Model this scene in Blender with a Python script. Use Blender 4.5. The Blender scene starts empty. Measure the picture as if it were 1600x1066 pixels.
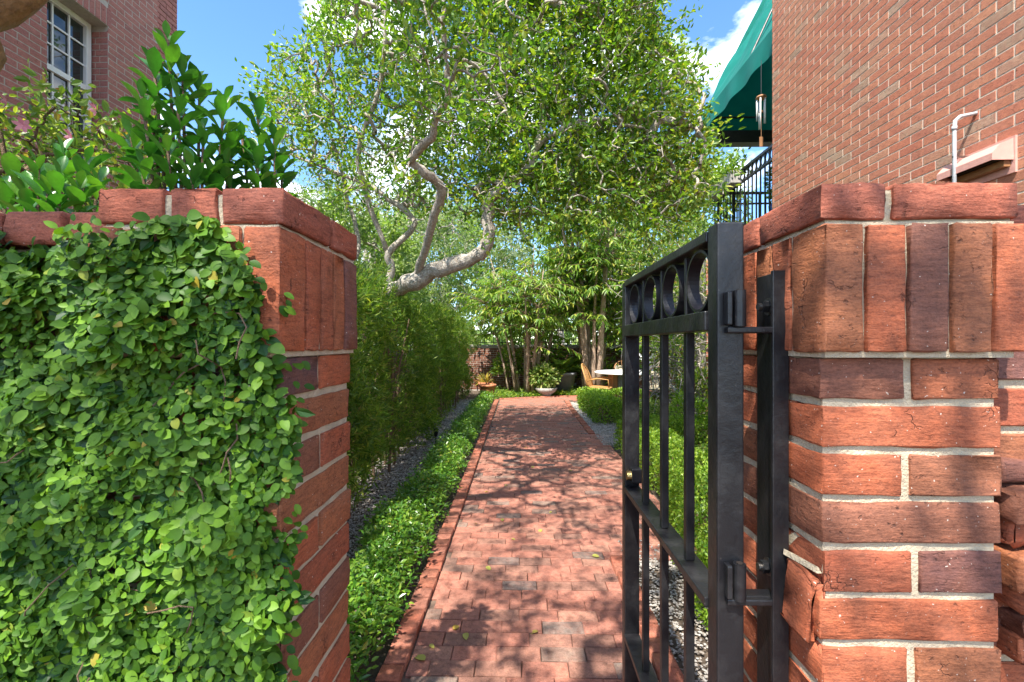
import bpy, math, random
import numpy as np
from mathutils import Vector, Matrix
R = math.radians
rng = np.random.default_rng(7)
random.seed(7)
scene = bpy.context.scene
col = scene.collection

# ---------------------------------------------------------------- camera, sky, sun, exposure
F, CX, HY, CAMZ, YAW = 711.0, 800.0, 537.0, 1.42, R(1.2)
cam_data = bpy.data.cameras.new('camera')
cam = bpy.data.objects.new('camera', cam_data)
col.objects.link(cam)
cam.location = (0, 0, CAMZ)
cam.rotation_euler = (R(90), 0, YAW)
cam_data.sensor_width = 36
cam_data.lens = F / 1600 * 36
cam_data.shift_y = 4 / 1600
cam_data.clip_start = 0.02
cam_data.clip_end = 600
scene.camera = cam

SUN = Vector((-0.25, -0.58, 1.0)).normalized()       # towards the sun
world = bpy.data.worlds.new('World')
scene.world = world
world.use_nodes = True
wt = world.node_tree
wt.nodes.clear()
sky = wt.nodes.new('ShaderNodeTexSky')
sky.sky_type = 'NISHITA'
sky.sun_disc = False
sky.sun_elevation = math.asin(SUN.z)
sky.sun_rotation = math.atan2(SUN.x, SUN.y)
sky.air_density, sky.dust_density, sky.ozone_density = 1.0, 0.0, 5.0
tc = wt.nodes.new('ShaderNodeTexCoord')
mp = wt.nodes.new('ShaderNodeMapping')
mp.inputs['Scale'].default_value = (1.0, 1.0, 2.2)
mp.inputs['Location'].default_value = (0.31, 0.12, 0.4)
no = wt.nodes.new('ShaderNodeTexNoise')
no.inputs['Scale'].default_value = 3.2
no.inputs['Detail'].default_value = 9
no.inputs['Roughness'].default_value = 0.55
cr = wt.nodes.new('ShaderNodeValToRGB')
cr.color_ramp.elements[0].position = 0.50
cr.color_ramp.elements[0].color = (0, 0, 0, 1)
cr.color_ramp.elements[1].position = 0.62
cr.color_ramp.elements[1].color = (1, 1, 1, 1)
mx = wt.nodes.new('ShaderNodeMix')
mx.data_type = 'RGBA'
mx.inputs['B'].default_value = (8.5, 8.8, 9.2, 1)
bg = wt.nodes.new('ShaderNodeBackground')
bg.inputs['Strength'].default_value = 0.15
wo = wt.nodes.new('ShaderNodeOutputWorld')
L_ = wt.links.new
L_(tc.outputs['Generated'], mp.inputs['Vector']); L_(mp.outputs['Vector'], no.inputs['Vector'])
L_(no.outputs['Fac'], cr.inputs['Fac']); L_(cr.outputs['Color'], mx.inputs['Factor'])
hs = wt.nodes.new('ShaderNodeHueSaturation')
hs.inputs['Saturation'].default_value = 1.1
hs.inputs['Value'].default_value = 0.95
L_(sky.outputs['Color'], hs.inputs['Color'])
L_(hs.outputs['Color'], mx.inputs['A']); L_(mx.outputs['Result'], bg.inputs['Color'])
L_(bg.outputs['Background'], wo.inputs['Surface'])

sl = bpy.data.lights.new('sun', 'SUN')
sl.energy = 4.7
sl.angle = R(0.53)
sl.color = (1.0, 0.94, 0.84)
sun = bpy.data.objects.new('sun', sl)
col.objects.link(sun)
sun.rotation_euler = SUN.to_track_quat('Z', 'Y').to_euler()
sun.location = SUN * 30

vs = scene.view_settings
scene.display_settings.display_device = 'sRGB'
vs.view_transform = 'Standard'
vs.look = 'None'
vs.gamma = 1
vs.use_curve_mapping = False
vs.exposure = 1.48
scene.cycles.max_bounces = 6
scene.cycles.transparent_max_bounces = 6
scene.cycles.use_denoising = True

# ---------------------------------------------------------------- helpers
def U(x, y, Y):
    """point at world depth Y that is seen at photograph pixel x, y (used to measure the place)"""
    u = (x - CX) / F
    c, s = math.cos(YAW), math.sin(YAW)
    dx, dy, dz = u * c - s, u * s + c, (HY - y) / F
    t = Y / dy
    return np.array((dx * t, Y, CAMZ + dz * t))

def PX(p):
    c, s = math.cos(YAW), math.sin(YAW)
    xc = p[0] * c + p[1] * s
    yc = -p[0] * s + p[1] * c
    if yc < 0.05:
        return (-9999, -9999)
    return (CX + xc / yc * F, HY - (p[2] - CAMZ) / yc * F)

def link(name, data, parent=None, loc=None, rot=None):
    o = bpy.data.objects.new(name, data)
    col.objects.link(o)
    if parent is not None:
        o.parent = parent
    if loc is not None:
        o.location = loc
    if rot is not None:
        o.rotation_euler = rot
    return o

def tag(o, label, cat, group=None):
    o['label'] = label
    o['category'] = cat
    if group:
        o['group'] = group
    return o

def thing(name, label, cat, loc=(0, 0, 0), rz=0, group=None):
    o = link(name, None, None, loc, (0, 0, rz))
    o.empty_display_size = 0.1
    return tag(o, label, cat, group)

def struct(o):
    o['kind'] = 'structure'
    return o

def stuff(o):
    o['kind'] = 'stuff'
    return o

class MB:
    """collects polygons; build() links them as one mesh object"""
    def __init__(self):
        self.v, self.f, self.n = [], [], 0
    def add(self, V, Fc):
        V = np.asarray(V, float)
        self.v.append(V)
        n = self.n
        self.f.extend([tuple(i + n for i in f) for f in Fc])
        self.n += len(V)
        return self
    def box(self, a, b, rot=None, about=None):
        a, b = np.minimum(a, b), np.maximum(a, b)
        V = np.array([(x, y, z) for x in (a[0], b[0]) for y in (a[1], b[1]) for z in (a[2], b[2])])
        if rot is not None:
            m = np.array(Matrix.Rotation(rot[1], 3, rot[0]))
            c = (V.mean(0) if about is None else np.asarray(about))
            V = (V - c) @ m.T + c
        return self.add(V, [(0, 1, 3, 2), (4, 6, 7, 5), (0, 4, 5, 1), (2, 3, 7, 6), (0, 2, 6, 4), (1, 5, 7, 3)])
    def tube(self, pts, rad, sides=8, cap=True):
        pts = np.asarray(pts, float)
        rad = np.broadcast_to(np.asarray(rad, float), (len(pts),))
        t = np.gradient(pts, axis=0)
        t /= np.linalg.norm(t, axis=1)[:, None] + 1e-9
        ref = np.array((0, 0, 1.0)) if abs(t[0][2]) < 0.9 else np.array((1.0, 0, 0))
        a0 = np.cross(ref, t[0]); a0 /= np.linalg.norm(a0) + 1e-9
        rings = []
        ang = np.arange(sides) * 2 * math.pi / sides
        for i in range(len(pts)):
            a0 = a0 - t[i] * a0.dot(t[i])
            a0 /= np.linalg.norm(a0) + 1e-9
            b = np.cross(t[i], a0)
            rings.append(pts[i] + rad[i] * (np.cos(ang)[:, None] * a0 + np.sin(ang)[:, None] * b))
        V = np.concatenate(rings)
        Fc = []
        for i in range(len(pts) - 1):
            for j in range(sides):
                k = (j + 1) % sides
                Fc.append((i * sides + j, i * sides + k, (i + 1) * sides + k, (i + 1) * sides + j))
        if cap:
            Fc.append(tuple(range(sides))[::-1])
            Fc.append(tuple(range((len(pts) - 1) * sides, len(pts) * sides)))
        return self.add(V, Fc)
    def lathe(self, prof, c=(0, 0, 0), sides=24):
        prof = np.asarray(prof, float)
        ang = np.arange(sides) * 2 * math.pi / sides
        V = np.concatenate([np.stack([c[0] + r * np.cos(ang), c[1] + r * np.sin(ang), np.full(sides, c[2] + z)], 1) for r, z in prof])
        Fc = []
        for i in range(len(prof) - 1):
            for j in range(sides):
                k = (j + 1) % sides
                Fc.append((i * sides + j, i * sides + k, (i + 1) * sides + k, (i + 1) * sides + j))
        return self.add(V, Fc)
    def mesh(self, name, m, smooth=False):
        me = bpy.data.meshes.new(name)
        V = np.concatenate(self.v)
        me.from_pydata(V.tolist(), [], self.f)
        if smooth:
            me.polygons.foreach_set('use_smooth', [True] * len(me.polygons))
        if m:
            me.materials.append(m)
        me.update()
        return me
    def build(self, name, m, parent=None, smooth=False, bevel=0):
        o = link(name, self.mesh(name, m, smooth), parent)
        if bevel:
            b = o.modifiers.new('bevel', 'BEVEL')
            b.width = bevel; b.segments = 2; b.limit_method = 'ANGLE'
        return o

def fast_mesh(name, V, Fc, m, smooth=False):
    """V (n,3), Fc (k, corners) with the same corner count throughout"""
    me = bpy.data.meshes.new(name)
    V = np.ascontiguousarray(V, np.float32); Fc = np.ascontiguousarray(Fc, np.int32)
    k, c = Fc.shape
    me.vertices.add(len(V)); me.vertices.foreach_set('co', V.ravel())
    me.loops.add(k * c); me.loops.foreach_set('vertex_index', Fc.ravel())
    me.polygons.add(k); me.polygons.foreach_set('loop_start', np.arange(0, k * c, c, dtype=np.int32))
    me.polygons.foreach_set('use_smooth', np.full(k, bool(smooth)))
    me.materials.append(m)
    me.update(calc_edges=True)
    return me

def unit(a):
    a = np.asarray(a, float)
    return a / (np.linalg.norm(a, axis=-1, keepdims=True) + 1e-9)

def rvec(n):
    return unit(rng.normal(size=(n, 3)))

# leaf outlines: x across (-.5..5), y along (0..1), z lift, each in units of leaf width / length
T_DIAMOND = (np.array([(0, 0, 0), (-.5, .45, .06), (0, 1, -.08), (.5, .45, .06)]), np.array([(0, 1, 2), (0, 2, 3)]))
T_OVATE = (np.array([(0, 0, 0), (-.44, .28, .05), (-.40, .62, .05), (0, 1, -.08), (.40, .62, .05), (.44, .28, .05)]),
           np.array([(0, 1, 2, 3), (0, 3, 4, 5)]))
def leaf_shape(kind, n=5, fold=.10, droop=.22):
    V, ys = [], np.linspace(0, 1, n)
    for y in ys:
        if kind == 'ovate':
            w = .5 * (math.sin(math.pi * y ** .86) ** .62 if 0 < y < 1 else 0)
        elif kind == 'obovate':
            w = .5 * (math.sin(math.pi * y ** 1.5) ** .8 if 0 < y < 1 else 0)
        else:
            w = .5 * (math.sin(math.pi * y ** .9) if 0 < y < 1 else 0)
        z = -droop * y * y
        V.append((-w, y, z + fold * w)); V.append((0, y, z)); V.append((w, y, z + fold * w))
    Fc = []
    for i in range(n - 1):
        a, b = i * 3, i * 3 + 3
        Fc.append((a, a + 1, b + 1, b)); Fc.append((a + 1, a + 2, b + 2, b + 1))
    return np.array(V), np.array(Fc)
T_FIG = leaf_shape('ovate', 7, .16, .14)
T_OBOV = leaf_shape('obovate', 7, .22, .18)
T_LANCE = leaf_shape('lance', 4, .15, .35)

def leaves(name, P, D, N, L, W, m, tmpl=T_DIAMOND, smooth=False, parent=None):
    P, D = np.asarray(P, float), unit(D)
    n = len(P)
    N = np.asarray(N, float)
    X = unit(np.cross(D, N)); Z = np.cross(X, D)
    L = np.broadcast_to(L, (n,))[:, None, None]; W = np.broadcast_to(W, (n,))[:, None, None]
    T, Fc = tmpl
    V = P[:, None] + X[:, None] * (T[None, :, 0:1] * W) + D[:, None] * (T[None, :, 1:2] * L) + Z[:, None] * (T[None, :, 2:3] * L)
    Fa = (Fc[None] + (np.arange(n) * len(T))[:, None, None]).reshape(-1, Fc.shape[1])
    return link(name, fast_mesh(name, V.reshape(-1, 3), Fa, m, smooth), parent)

# ---------------------------------------------------------------- materials
def newmat(name):
    m = bpy.data.materials.new(name)
    m.use_nodes = True
    nt = m.node_tree
    nt.nodes.clear()
    out = nt.nodes.new('ShaderNodeOutputMaterial')
    return m, nt, out

def nd(nt, t, ins=None, **kw):
    n = nt.nodes.new('ShaderNode' + t)
    for k, v in kw.items():
        setattr(n, k, v)
    for k, v in (ins or {}).items():
        s = n.inputs[k]
        if hasattr(v, 'is_output'):
            nt.links.new(v, s)
        else:
            s.default_value = v
    return n

def c4(c):
    return (c[0], c[1], c[2], 1)

def ramp(nt, fac, stops, interp='LINEAR'):
    n = nt.nodes.new('ShaderNodeValToRGB')
    cr = n.color_ramp
    cr.interpolation = interp
    while len(cr.elements) < len(stops):
        cr.elements.new(0.5)
    for e, (p, c) in zip(cr.elements, stops):
        e.position = p; e.color = c4(c)
    nt.links.new(fac, n.inputs[0])
    return n.outputs[0]

def mathn(nt, op, a, b=0.0):
    n = nt.nodes.new('ShaderNodeMath'); n.operation = op
    for i, v in enumerate((a, b)):
        if hasattr(v, 'is_output'):
            nt.links.new(v, n.inputs[i])
        else:
            n.inputs[i].default_value = v
    return n.outputs[0]

def mixc(nt, fac, a, b, mode='MIX'):
    n = nt.nodes.new('ShaderNodeMix'); n.data_type = 'RGBA'; n.blend_type = mode
    for k, v in (('Factor', fac), ('A', a), ('B', b)):
        s = n.inputs[k] if k != 'Factor' else n.inputs[0]
        if k != 'Factor':
            s = [i for i in n.inputs if i.name == k and i.type == 'RGBA'][0]
        if hasattr(v, 'is_output'):
            nt.links.new(v, s)
        else:
            s.default_value = v if k == 'Factor' else c4(v)
    return [o for o in n.outputs if o.type == 'RGBA'][0]

def random_out(nt):
    oi = nd(nt, 'ObjectInfo'); ge = nd(nt, 'NewGeometry')
    return mathn(nt, 'FRACT', mathn(nt, 'ADD', oi.outputs['Random'], ge.outputs['Random Per Island'])), ge

def noise(nt, pos, scale, detail=4, rough=.55, stretch=None):
    if stretch:
        mp = nd(nt, 'Mapping', {'Vector': pos, 'Scale': stretch}); pos = mp.outputs[0]
    return nd(nt, 'TexNoise', {'Vector': pos, 'Scale': scale, 'Detail': detail, 'Roughness': rough}).outputs['Fac']

def brick_mat(name, stops, mottle, pit=90, bump=.004, rough=.85, speck=.0, stain=None, sheen=.2, pit_dark=.75):
    m, nt, out = newmat(name)
    rnd, ge = random_out(nt)
    pos = ge.outputs['Position']
    base = ramp(nt, rnd, stops)
    n1 = noise(nt, pos, 26, 5, .6)
    c = mixc(nt, ramp(nt, n1, [(.38, (0, 0, 0)), (.66, (1, 1, 1))]), base, mottle, 'MIX')
    c = mixc(nt, .45, base, c)
    # long soft firing streaks
    n4 = noise(nt, pos, 9, 3, .5)
    c = mixc(nt, mathn(nt, 'MULTIPLY', ramp(nt, n4, [(.45, (0, 0, 0)), (.7, (1, 1, 1))]), .35), c, mottle)
    n2 = noise(nt, pos, pit, 4, .65)
    pits = ramp(nt, n2, [(.30, (1, 1, 1)), (.40, (0, 0, 0))])
    rough_brick = ramp(nt, mathn(nt, 'FRACT', mathn(nt, 'MULTIPLY', rnd, 7.31)), [(.25, (.3, .3, .3)), (.7, (1, 1, 1))])
    pits = mathn(nt, 'MULTIPLY', pits, mathn(nt, 'MULTIPLY', rough_brick, ramp(nt, noise(nt, pos, 19, 2), [(.40, (0, 0, 0)), (.60, (1, 1, 1))])))
    c = mixc(nt, mathn(nt, 'MULTIPLY', pits, pit_dark), c, (.06, .027, .02))
    vo = nd(nt, 'TexVoronoi', {'Vector': nd(nt, 'Mapping', {'Vector': pos}).outputs[0], 'Scale': 21.0, 'Randomness': 1.0}, feature='DISTANCE_TO_EDGE')
    warp = nd(nt, 'VectorMath', {0: pos, 1: nd(nt, 'VectorMath', {0: nd(nt, 'TexNoise', {'Vector': pos, 'Scale': 30.0, 'Detail': 3.0}).outputs['Color'], 1: (.07, .07, .07)}, operation='MULTIPLY').outputs[0]}, operation='ADD')
    nt.links.new(warp.outputs[0], vo.inputs['Vector'])
    crack = mathn(nt, 'MULTIPLY', ramp(nt, vo.outputs['Distance'], [(.0, (1, 1, 1)), (.022, (0, 0, 0))]), ramp(nt, noise(nt, pos, 11, 2), [(.60, (0, 0, 0)), (.68, (1, 1, 1))]))
    c = mixc(nt, mathn(nt, 'MULTIPLY', crack, .55), c, (.03, .015, .012))
    streak = noise(nt, nd(nt, 'Mapping', {'Vector': pos, 'Scale': (1.0, 1.0, 5.5)}).outputs[0], 34, 5, .65)
    c = mixc(nt, 1.0, c, ramp(nt, streak, [(.32, (.70, .64, .62)), (.5, (1, 1, 1)), (.68, (1.22, 1.16, 1.1))]), 'MULTIPLY')
    grain = noise(nt, nd(nt, 'Mapping', {'Vector': pos, 'Scale': (1.0, 1.0, 2.2)}).outputs[0], 190, 4, .7)
    c = mixc(nt, 1.0, c, ramp(nt, grain, [(.30, (.62, .58, .56)), (.5, (1, 1, 1)), (.70, (1.28, 1.24, 1.2))]), 'MULTIPLY')
    if speck:
        sp = ramp(nt, noise(nt, pos, 210, 2, .4), [(.73, (0, 0, 0)), (.76, (1, 1, 1))])
        c = mixc(nt, mathn(nt, 'MULTIPLY', sp, speck), c, (.62, .56, .48))
    if stain:
        st = ramp(nt, noise(nt, pos, 1.6, 5, .6), [(.5, (0, 0, 0)), (.75, (1, 1, 1))])
        c = mixc(nt, mathn(nt, 'MULTIPLY', st, stain[0]), c, stain[1])
    h = mathn(nt, 'SUBTRACT', mathn(nt, 'ADD', mathn(nt, 'ADD', mathn(nt, 'MULTIPLY', n1, .5), mathn(nt, 'MULTIPLY', streak, .5)), mathn(nt, 'MULTIPLY', noise(nt, pos, 320, 3), .25)),
              mathn(nt, 'ADD', mathn(nt, 'MULTIPLY', pits, .8), mathn(nt, 'MULTIPLY', crack, 1.0)))
    bp = nd(nt, 'Bump', {'Height': h, 'Distance': bump, 'Strength': 1.0})
    bs = nd(nt, 'BsdfPrincipled', {'Base Color': c, 'Roughness': rough, 'Normal': bp.outputs[0], 'Specular IOR Level': sheen})
    nt.links.new(bs.outputs[0], out.inputs[0])
    return m

def plain_mat(name, c1, c2, scale=8, rough=.8, bump=.003, bscale=60, metal=0.0, spec=.4, detail=5):
    m, nt, out = newmat(name)
    ge = nd(nt, 'NewGeometry'); pos = ge.outputs['Position']
    n1 = noise(nt, pos, scale, detail, .6)
    c = mixc(nt, ramp(nt, n1, [(.35, (0, 0, 0)), (.68, (1, 1, 1))]), c1, c2)
    bp = nd(nt, 'Bump', {'Height': noise(nt, pos, bscale, 4, .6), 'Distance': bump, 'Strength': 1.0})
    bs = nd(nt, 'BsdfPrincipled', {'Base Color': c, 'Roughness': rough, 'Metallic': metal, 'Normal': bp.outputs[0], 'Specular IOR Level': spec})
    nt.links.new(bs.outputs[0], out.inputs[0])
    return m

def leaf_mat(name, stops, trans=.35, rough=.45, spec=.35, tcol=None, patch=0.0, patch_col=(.12, .16, .02), vein=False):
    m, nt, out = newmat(name)
    rnd, ge = random_out(nt)
    c = ramp(nt, rnd, stops)
    pos = ge.outputs['Position']
    if patch:
        c = mixc(nt, mathn(nt, 'MULTIPLY', ramp(nt, noise(nt, pos, 2.2, 3), [(.42, (0, 0, 0)), (.62, (1, 1, 1))]), patch), c, patch_col)
    if vein:
        c = mixc(nt, mathn(nt, 'MULTIPLY', ramp(nt, noise(nt, pos, 120, 3), [(.4, (0, 0, 0)), (.7, (1, 1, 1))]), .25), c, (.02, .05, .01))
    tc = mixc(nt, 1.0, c, tcol or (1.5, 1.7, .55), 'MULTIPLY')
    bs = nd(nt, 'BsdfPrincipled', {'Base Color': c, 'Roughness': rough, 'Specular IOR Level': spec})
    tr = nd(nt, 'BsdfTranslucent', {'Color': tc})
    ms = nd(nt, 'MixShader', {0: trans, 1: bs.outputs[0], 2: tr.outputs[0]})
    nt.links.new(ms.outputs[0], out.inputs[0])
    return m

M = {}
RED = [(0, (.32, .08, .035)), (.25, (.38, .105, .045)), (.45, (.28, .07, .035)), (.62, (.33, .118, .050)), (.76, (.21, .08, .043)), (.9, (.13, .058, .052)), (1, (.085, .05, .058))]
M['gate_brick'] = brick_mat('gate_brick', RED, (.22, .082, .045), 85, .0035, .75, .75, sheen=.35)
M['cap_brick'] = brick_mat('cap_brick', [(0, (.30, .085, .048)), (.5, (.36, .105, .06)), (1, (.27, .085, .055))], (.21, .08, .055), 60, .004, .8, .8, sheen=.25)
M['house_brick'] = brick_mat('house_brick', [(0, (.50, .205, .13)), (.25, (.46, .17, .108)), (.5, (.52, .235, .145)), (.7, (.43, .17, .115)), (.9, (.48, .25, .165)), (.96, (.42, .31, .23)), (1, (.36, .26, .19))],
                             (.34, .13, .095), 45, .003, .85, .35, stain=(.22, (.40, .27, .17)))
M['far_house_brick'] = brick_mat('far_house_brick', [(0, (.36, .14, .12)), (.5, (.42, .18, .15)), (1, (.31, .13, .12))], (.29, .13, .11), 70, .003, .85, .2)
M['paver'] = brick_mat('paver', [(0, (.31, .125, .088)), (.3, (.38, .16, .115)), (.5, (.29, .12, .086)), (.7, (.35, .18, .13)), (.82, (.20, .105, .08)), (.92, (.21, .165, .135)), (1, (.15, .12, .11))],
                       (.26, .13, .10), 75, .0025, .8, .5, stain=(.35, (.20, .12, .09)), pit_dark=.4)
M['edging_brick'] = brick_mat('edging_brick', [(0, (.34, .11, .068)), (.5, (.40, .15, .095)), (1, (.28, .12, .085))], (.25, .11, .08), 70, .003, .85, .4, pit_dark=.5)
M['garden_brick'] = brick_mat('garden_brick', [(0, (.17, .065, .04)), (.5, (.22, .085, .05)), (1, (.13, .06, .042))], (.14, .07, .05), 70, .003, .85, .2)  # darker brown holds the far wall's tree shade; dark toothed bricks share it
M['mortar'] = plain_mat('mortar', (.54, .45, .32), (.42, .35, .25), 30, .95, .004, 220, spec=.15)
M['grey_mortar'] = plain_mat('grey_mortar', (.46, .41, .36), (.36, .32, .28), 30, .95, .003, 200, spec=.15)
M['house_mortar'] = plain_mat('house_mortar', (.66, .57, .47), (.55, .47, .39), 30, .95, .003, 200, spec=.15)
M['joint_sand'] = plain_mat('joint_sand', (.10, .065, .05), (.16, .11, .08), 40, .95, .003, 200)
M['soil'] = plain_mat('soil', (.07, .05, .036), (.12, .09, .065), 9, .95, .02, 40)
M['gravel'] = leaf_mat('gravel', [(0, (.24, .21, .18)), (.5, (.34, .31, .28)), (.85, (.42, .40, .37)), (1, (.17, .13, .10))], 0.0, .85, .2)
def metal_paint():
    m, nt, out = newmat('black_metal')
    ge = nd(nt, 'NewGeometry'); pos = ge.outputs['Position']
    n1 = noise(nt, pos, 22, 5, .65)
    c = mixc(nt, ramp(nt, n1, [(.45, (0, 0, 0)), (.72, (1, 1, 1))]), (.010, .010, .012), (.022, .022, .023))
    sc = ramp(nt, noise(nt, pos, 120, 4, .6), [(.69, (0, 0, 0)), (.75, (1, 1, 1))])
    c = mixc(nt, mathn(nt, 'MULTIPLY', sc, .4), c, (.16, .13, .11))
    bp = nd(nt, 'Bump', {'Height': noise(nt, pos, 70, 4, .6), 'Distance': .0012, 'Strength': 1.0})
    ro = mathn(nt, 'ADD', mathn(nt, 'MULTIPLY', n1, .35), .22)
    bs = nd(nt, 'BsdfPrincipled', {'Base Color': c, 'Roughness': ro, 'Normal': bp.outputs[0], 'Specular IOR Level': .5})
    nt.links.new(bs.outputs[0], out.inputs[0])
    return m
M['metal'] = metal_paint()
M['steel'] = plain_mat('steel', (.30, .29, .28), (.18, .16, .14), 60, .38, .001, 200, 1.0)
M['brass'] = plain_mat('brass', (.55, .38, .14), (.35, .25, .12), 60, .3, .001, 200, 1.0)
M['bark'] = None
def bark_mat(name, c1, c2, c3, scale=14):
    m, nt, out = newmat(name)
    ge = nd(nt, 'NewGeometry'); pos = ge.outputs['Position']
    n1 = noise(nt, pos, scale, 6, .65)
    n2 = noise(nt, pos, scale * 4, 5, .6)
    c = mixc(nt, ramp(nt, n1, [(.35, (0, 0, 0)), (.62, (1, 1, 1))]), c1, c2)
    c = mixc(nt, ramp(nt, n2, [(.5, (0, 0, 0)), (.72, (1, 1, 1))]), c, c3)
    bp = nd(nt, 'Bump', {'Height': mathn(nt, 'ADD', n1, mathn(nt, 'MULTIPLY', n2, .6)), 'Distance': .02, 'Strength': .8})
    bs = nd(nt, 'BsdfPrincipled', {'Base Color': c, 'Roughness': .9, 'Normal': bp.outputs[0], 'Specular IOR Level': .2})
    nt.links.new(bs.outputs[0], out.inputs[0])
    return m
M['bark'] = bark_mat('bark', (.26, .22, .18), (.42, .38, .33), (.54, .50, .44))
M['oak_bark'] = bark_mat('oak_bark', (.30, .18, .085), (.24, .145, .075), (.15, .095, .055), 9)
M['stalk'] = bark_mat('stalk', (.32, .22, .16), (.44, .33, .25), (.25, .19, .14), 10)
M['twig'] = bark_mat('twig', (.16, .10, .06), (.22, .15, .10), (.12, .09, .05), 30)
G = lambda *a: list(a)
M['fig_leaf'] = leaf_mat('fig_leaf', [(0, (.026, .082, .006)), (.3, (.085, .185, .010)), (.6, (.045, .118, .010)), (.86, (.15, .28, .017)), (.985, (.16, .30, .035)), (.995, (.30, .26, .03)), (1, (.34, .22, .03))],
                         .25, .5, .22, vein=True)
M['fig_inner_shaded'] = leaf_mat('fig_inner_shaded', [(0, (.012, .05, .008)), (.6, (.02, .07, .01)), (1, (.04, .10, .014))], .22, .45, .3)  # fig leaf green darkened for the shade between the outer leaves
M['big_leaf'] = leaf_mat('big_leaf', [(0, (.03, .13, .022)), (.4, (.05, .18, .025)), (.75, (.07, .22, .03)), (1, (.12, .28, .035))], .34, .3, .5, vein=True)
M['flower_leaf'] = leaf_mat('flower_leaf', [(0, (.08, .16, .03)), (.5, (.17, .26, .04)), (.85, (.28, .34, .06)), (.95, (.42, .38, .08)), (1, (.16, .05, .03))], .42, .4, .4)
M['petal'] = leaf_mat('petal', [(0, (.75, .28, .36)), (1, (.82, .42, .46))], .4, .5, .3, tcol=(1.1, .8, .8))
M['privet_leaf'] = leaf_mat('privet_leaf', [(0, (.05, .13, .020)), (.3, (.105, .215, .026)), (.6, (.18, .295, .032)), (.88, (.28, .37, .045)), (1, (.40, .39, .055))], .42, .38, .5)
M['oak_leaf'] = leaf_mat('oak_leaf', [(0, (.05, .11, .02)), (1, (.13, .20, .03))], .35, .5, .3)
M['hedge_leaf'] = leaf_mat('hedge_leaf', [(0, (.06, .13, .026)), (.4, (.12, .21, .034)), (.75, (.20, .285, .048)), (.95, (.30, .35, .07)), (1, (.30, .25, .09))], .5, .4, .4)
M['box_leaf'] = leaf_mat('box_leaf', [(0, (.08, .18, .016)), (.5, (.18, .31, .027)), (1, (.32, .42, .05))], .38, .4, .4)
M['cover_leaf'] = leaf_mat('cover_leaf', [(0, (.05, .15, .02)), (.45, (.11, .25, .027)), (.8, (.20, .35, .035)), (.97, (.24, .33, .04)), (1, (.40, .33, .05))], .32, .3, .5, patch=.3, patch_col=(.04, .13, .02))
M['palm_leaf'] = leaf_mat('palm_leaf', [(0, (.065, .15, .022)), (.5, (.145, .26, .032)), (.85, (.28, .36, .045)), (1, (.42, .40, .07))], .42, .4, .45)
M['far_leaf'] = leaf_mat('far_leaf', [(0, (.10, .17, .06)), (.5, (.20, .29, .09)), (1, (.33, .39, .15))], .42, .5, .4)
M['silver_leaf'] = leaf_mat('silver_leaf', [(0, (.10, .15, .08)), (.5, (.19, .24, .13)), (1, (.32, .36, .21))], .4, .5, .4)
M['pale_leaf'] = leaf_mat('pale_leaf', [(0, (.09, .19, .03)), (.55, (.24, .33, .08)), (1, (.56, .54, .24))], .35, .4, .4)
M['dry_leaf'] = leaf_mat('dry_leaf', [(0, (.50, .34, .06)), (.5, (.42, .42, .10)), (1, (.34, .20, .05))], .3, .5, .3)
M['white_paint'] = plain_mat('white_paint', (.78, .78, .77), (.70, .71, .71), 5, .4, .0006, 40)
M['canvas'] = None
def canvas_mat():
    m, nt, out = newmat('green_canvas')
    ge = nd(nt, 'NewGeometry'); pos = ge.outputs['Position']
    c = mixc(nt, ramp(nt, noise(nt, pos, 3, 5), [(.4, (0, 0, 0)), (.7, (1, 1, 1))]), (.0, .135, .105), (.005, .17, .135))
    bp = nd(nt, 'Bump', {'Height': noise(nt, pos, 500, 2), 'Distance': .001, 'Strength': .5})
    bs = nd(nt, 'BsdfPrincipled', {'Base Color': c, 'Roughness': .7, 'Normal': bp.outputs[0], 'Specular IOR Level': .25})
    tr = nd(nt, 'BsdfTranslucent', {'Color': (.0, .12, .09, 1)})
    ms = nd(nt, 'MixShader', {0: .18, 1: bs.outputs[0], 2: tr.outputs[0]})
    nt.links.new(ms.outputs[0], out.inputs[0])
    return m
M['canvas'] = canvas_mat()
def glass_mat():
    m, nt, out = newmat('window_glass')
    bs = nd(nt, 'BsdfPrincipled', {'Base Color': (.02, .03, .03, 1), 'Roughness': .03, 'Specular IOR Level': .9})
    nt.links.new(bs.outputs[0], out.inputs[0])
    return m
M['glass'] = glass_mat()
M['pvc'] = plain_mat('pvc', (.50, .52, .54), (.40, .42, .44), 30, .4, .0008, 80)
M['pink_plastic'] = plain_mat('pink_plastic', (.62, .34, .29), (.55, .29, .25), 20, .45, .0008, 80)
M['dark_hole'] = plain_mat('dark_hole', (.02, .015, .012), (.03, .02, .015), 20, .9)
M['wood'] = plain_mat('wood', (.34, .17, .07), (.24, .11, .05), 12, .6, .002, 60)
M['rattan'] = plain_mat('rattan', (.46, .24, .08), (.34, .17, .06), 40, .55, .002, 80)
M['cushion'] = plain_mat('cushion', (.62, .55, .40), (.54, .47, .34), 10, .9, .002, 90)
M['terracotta'] = plain_mat('terracotta', (.52, .20, .10), (.42, .16, .085), 10, .85, .002, 80)
M['grey_clay'] = plain_mat('grey_clay', (.22, .22, .25), (.30, .30, .33), 12, .8, .003, 70)
M['stone'] = plain_mat('stone', (.40, .38, .36), (.30, .28, .27), 14, .9, .004, 60)
M['blue_glaze'] = plain_mat('blue_glaze', (.03, .10, .32), (.04, .14, .40), 12, .25, .001, 60)
M['concrete'] = plain_mat('concrete', (.36, .34, .31), (.28, .26, .24), 6, .9, .003, 90)
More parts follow.
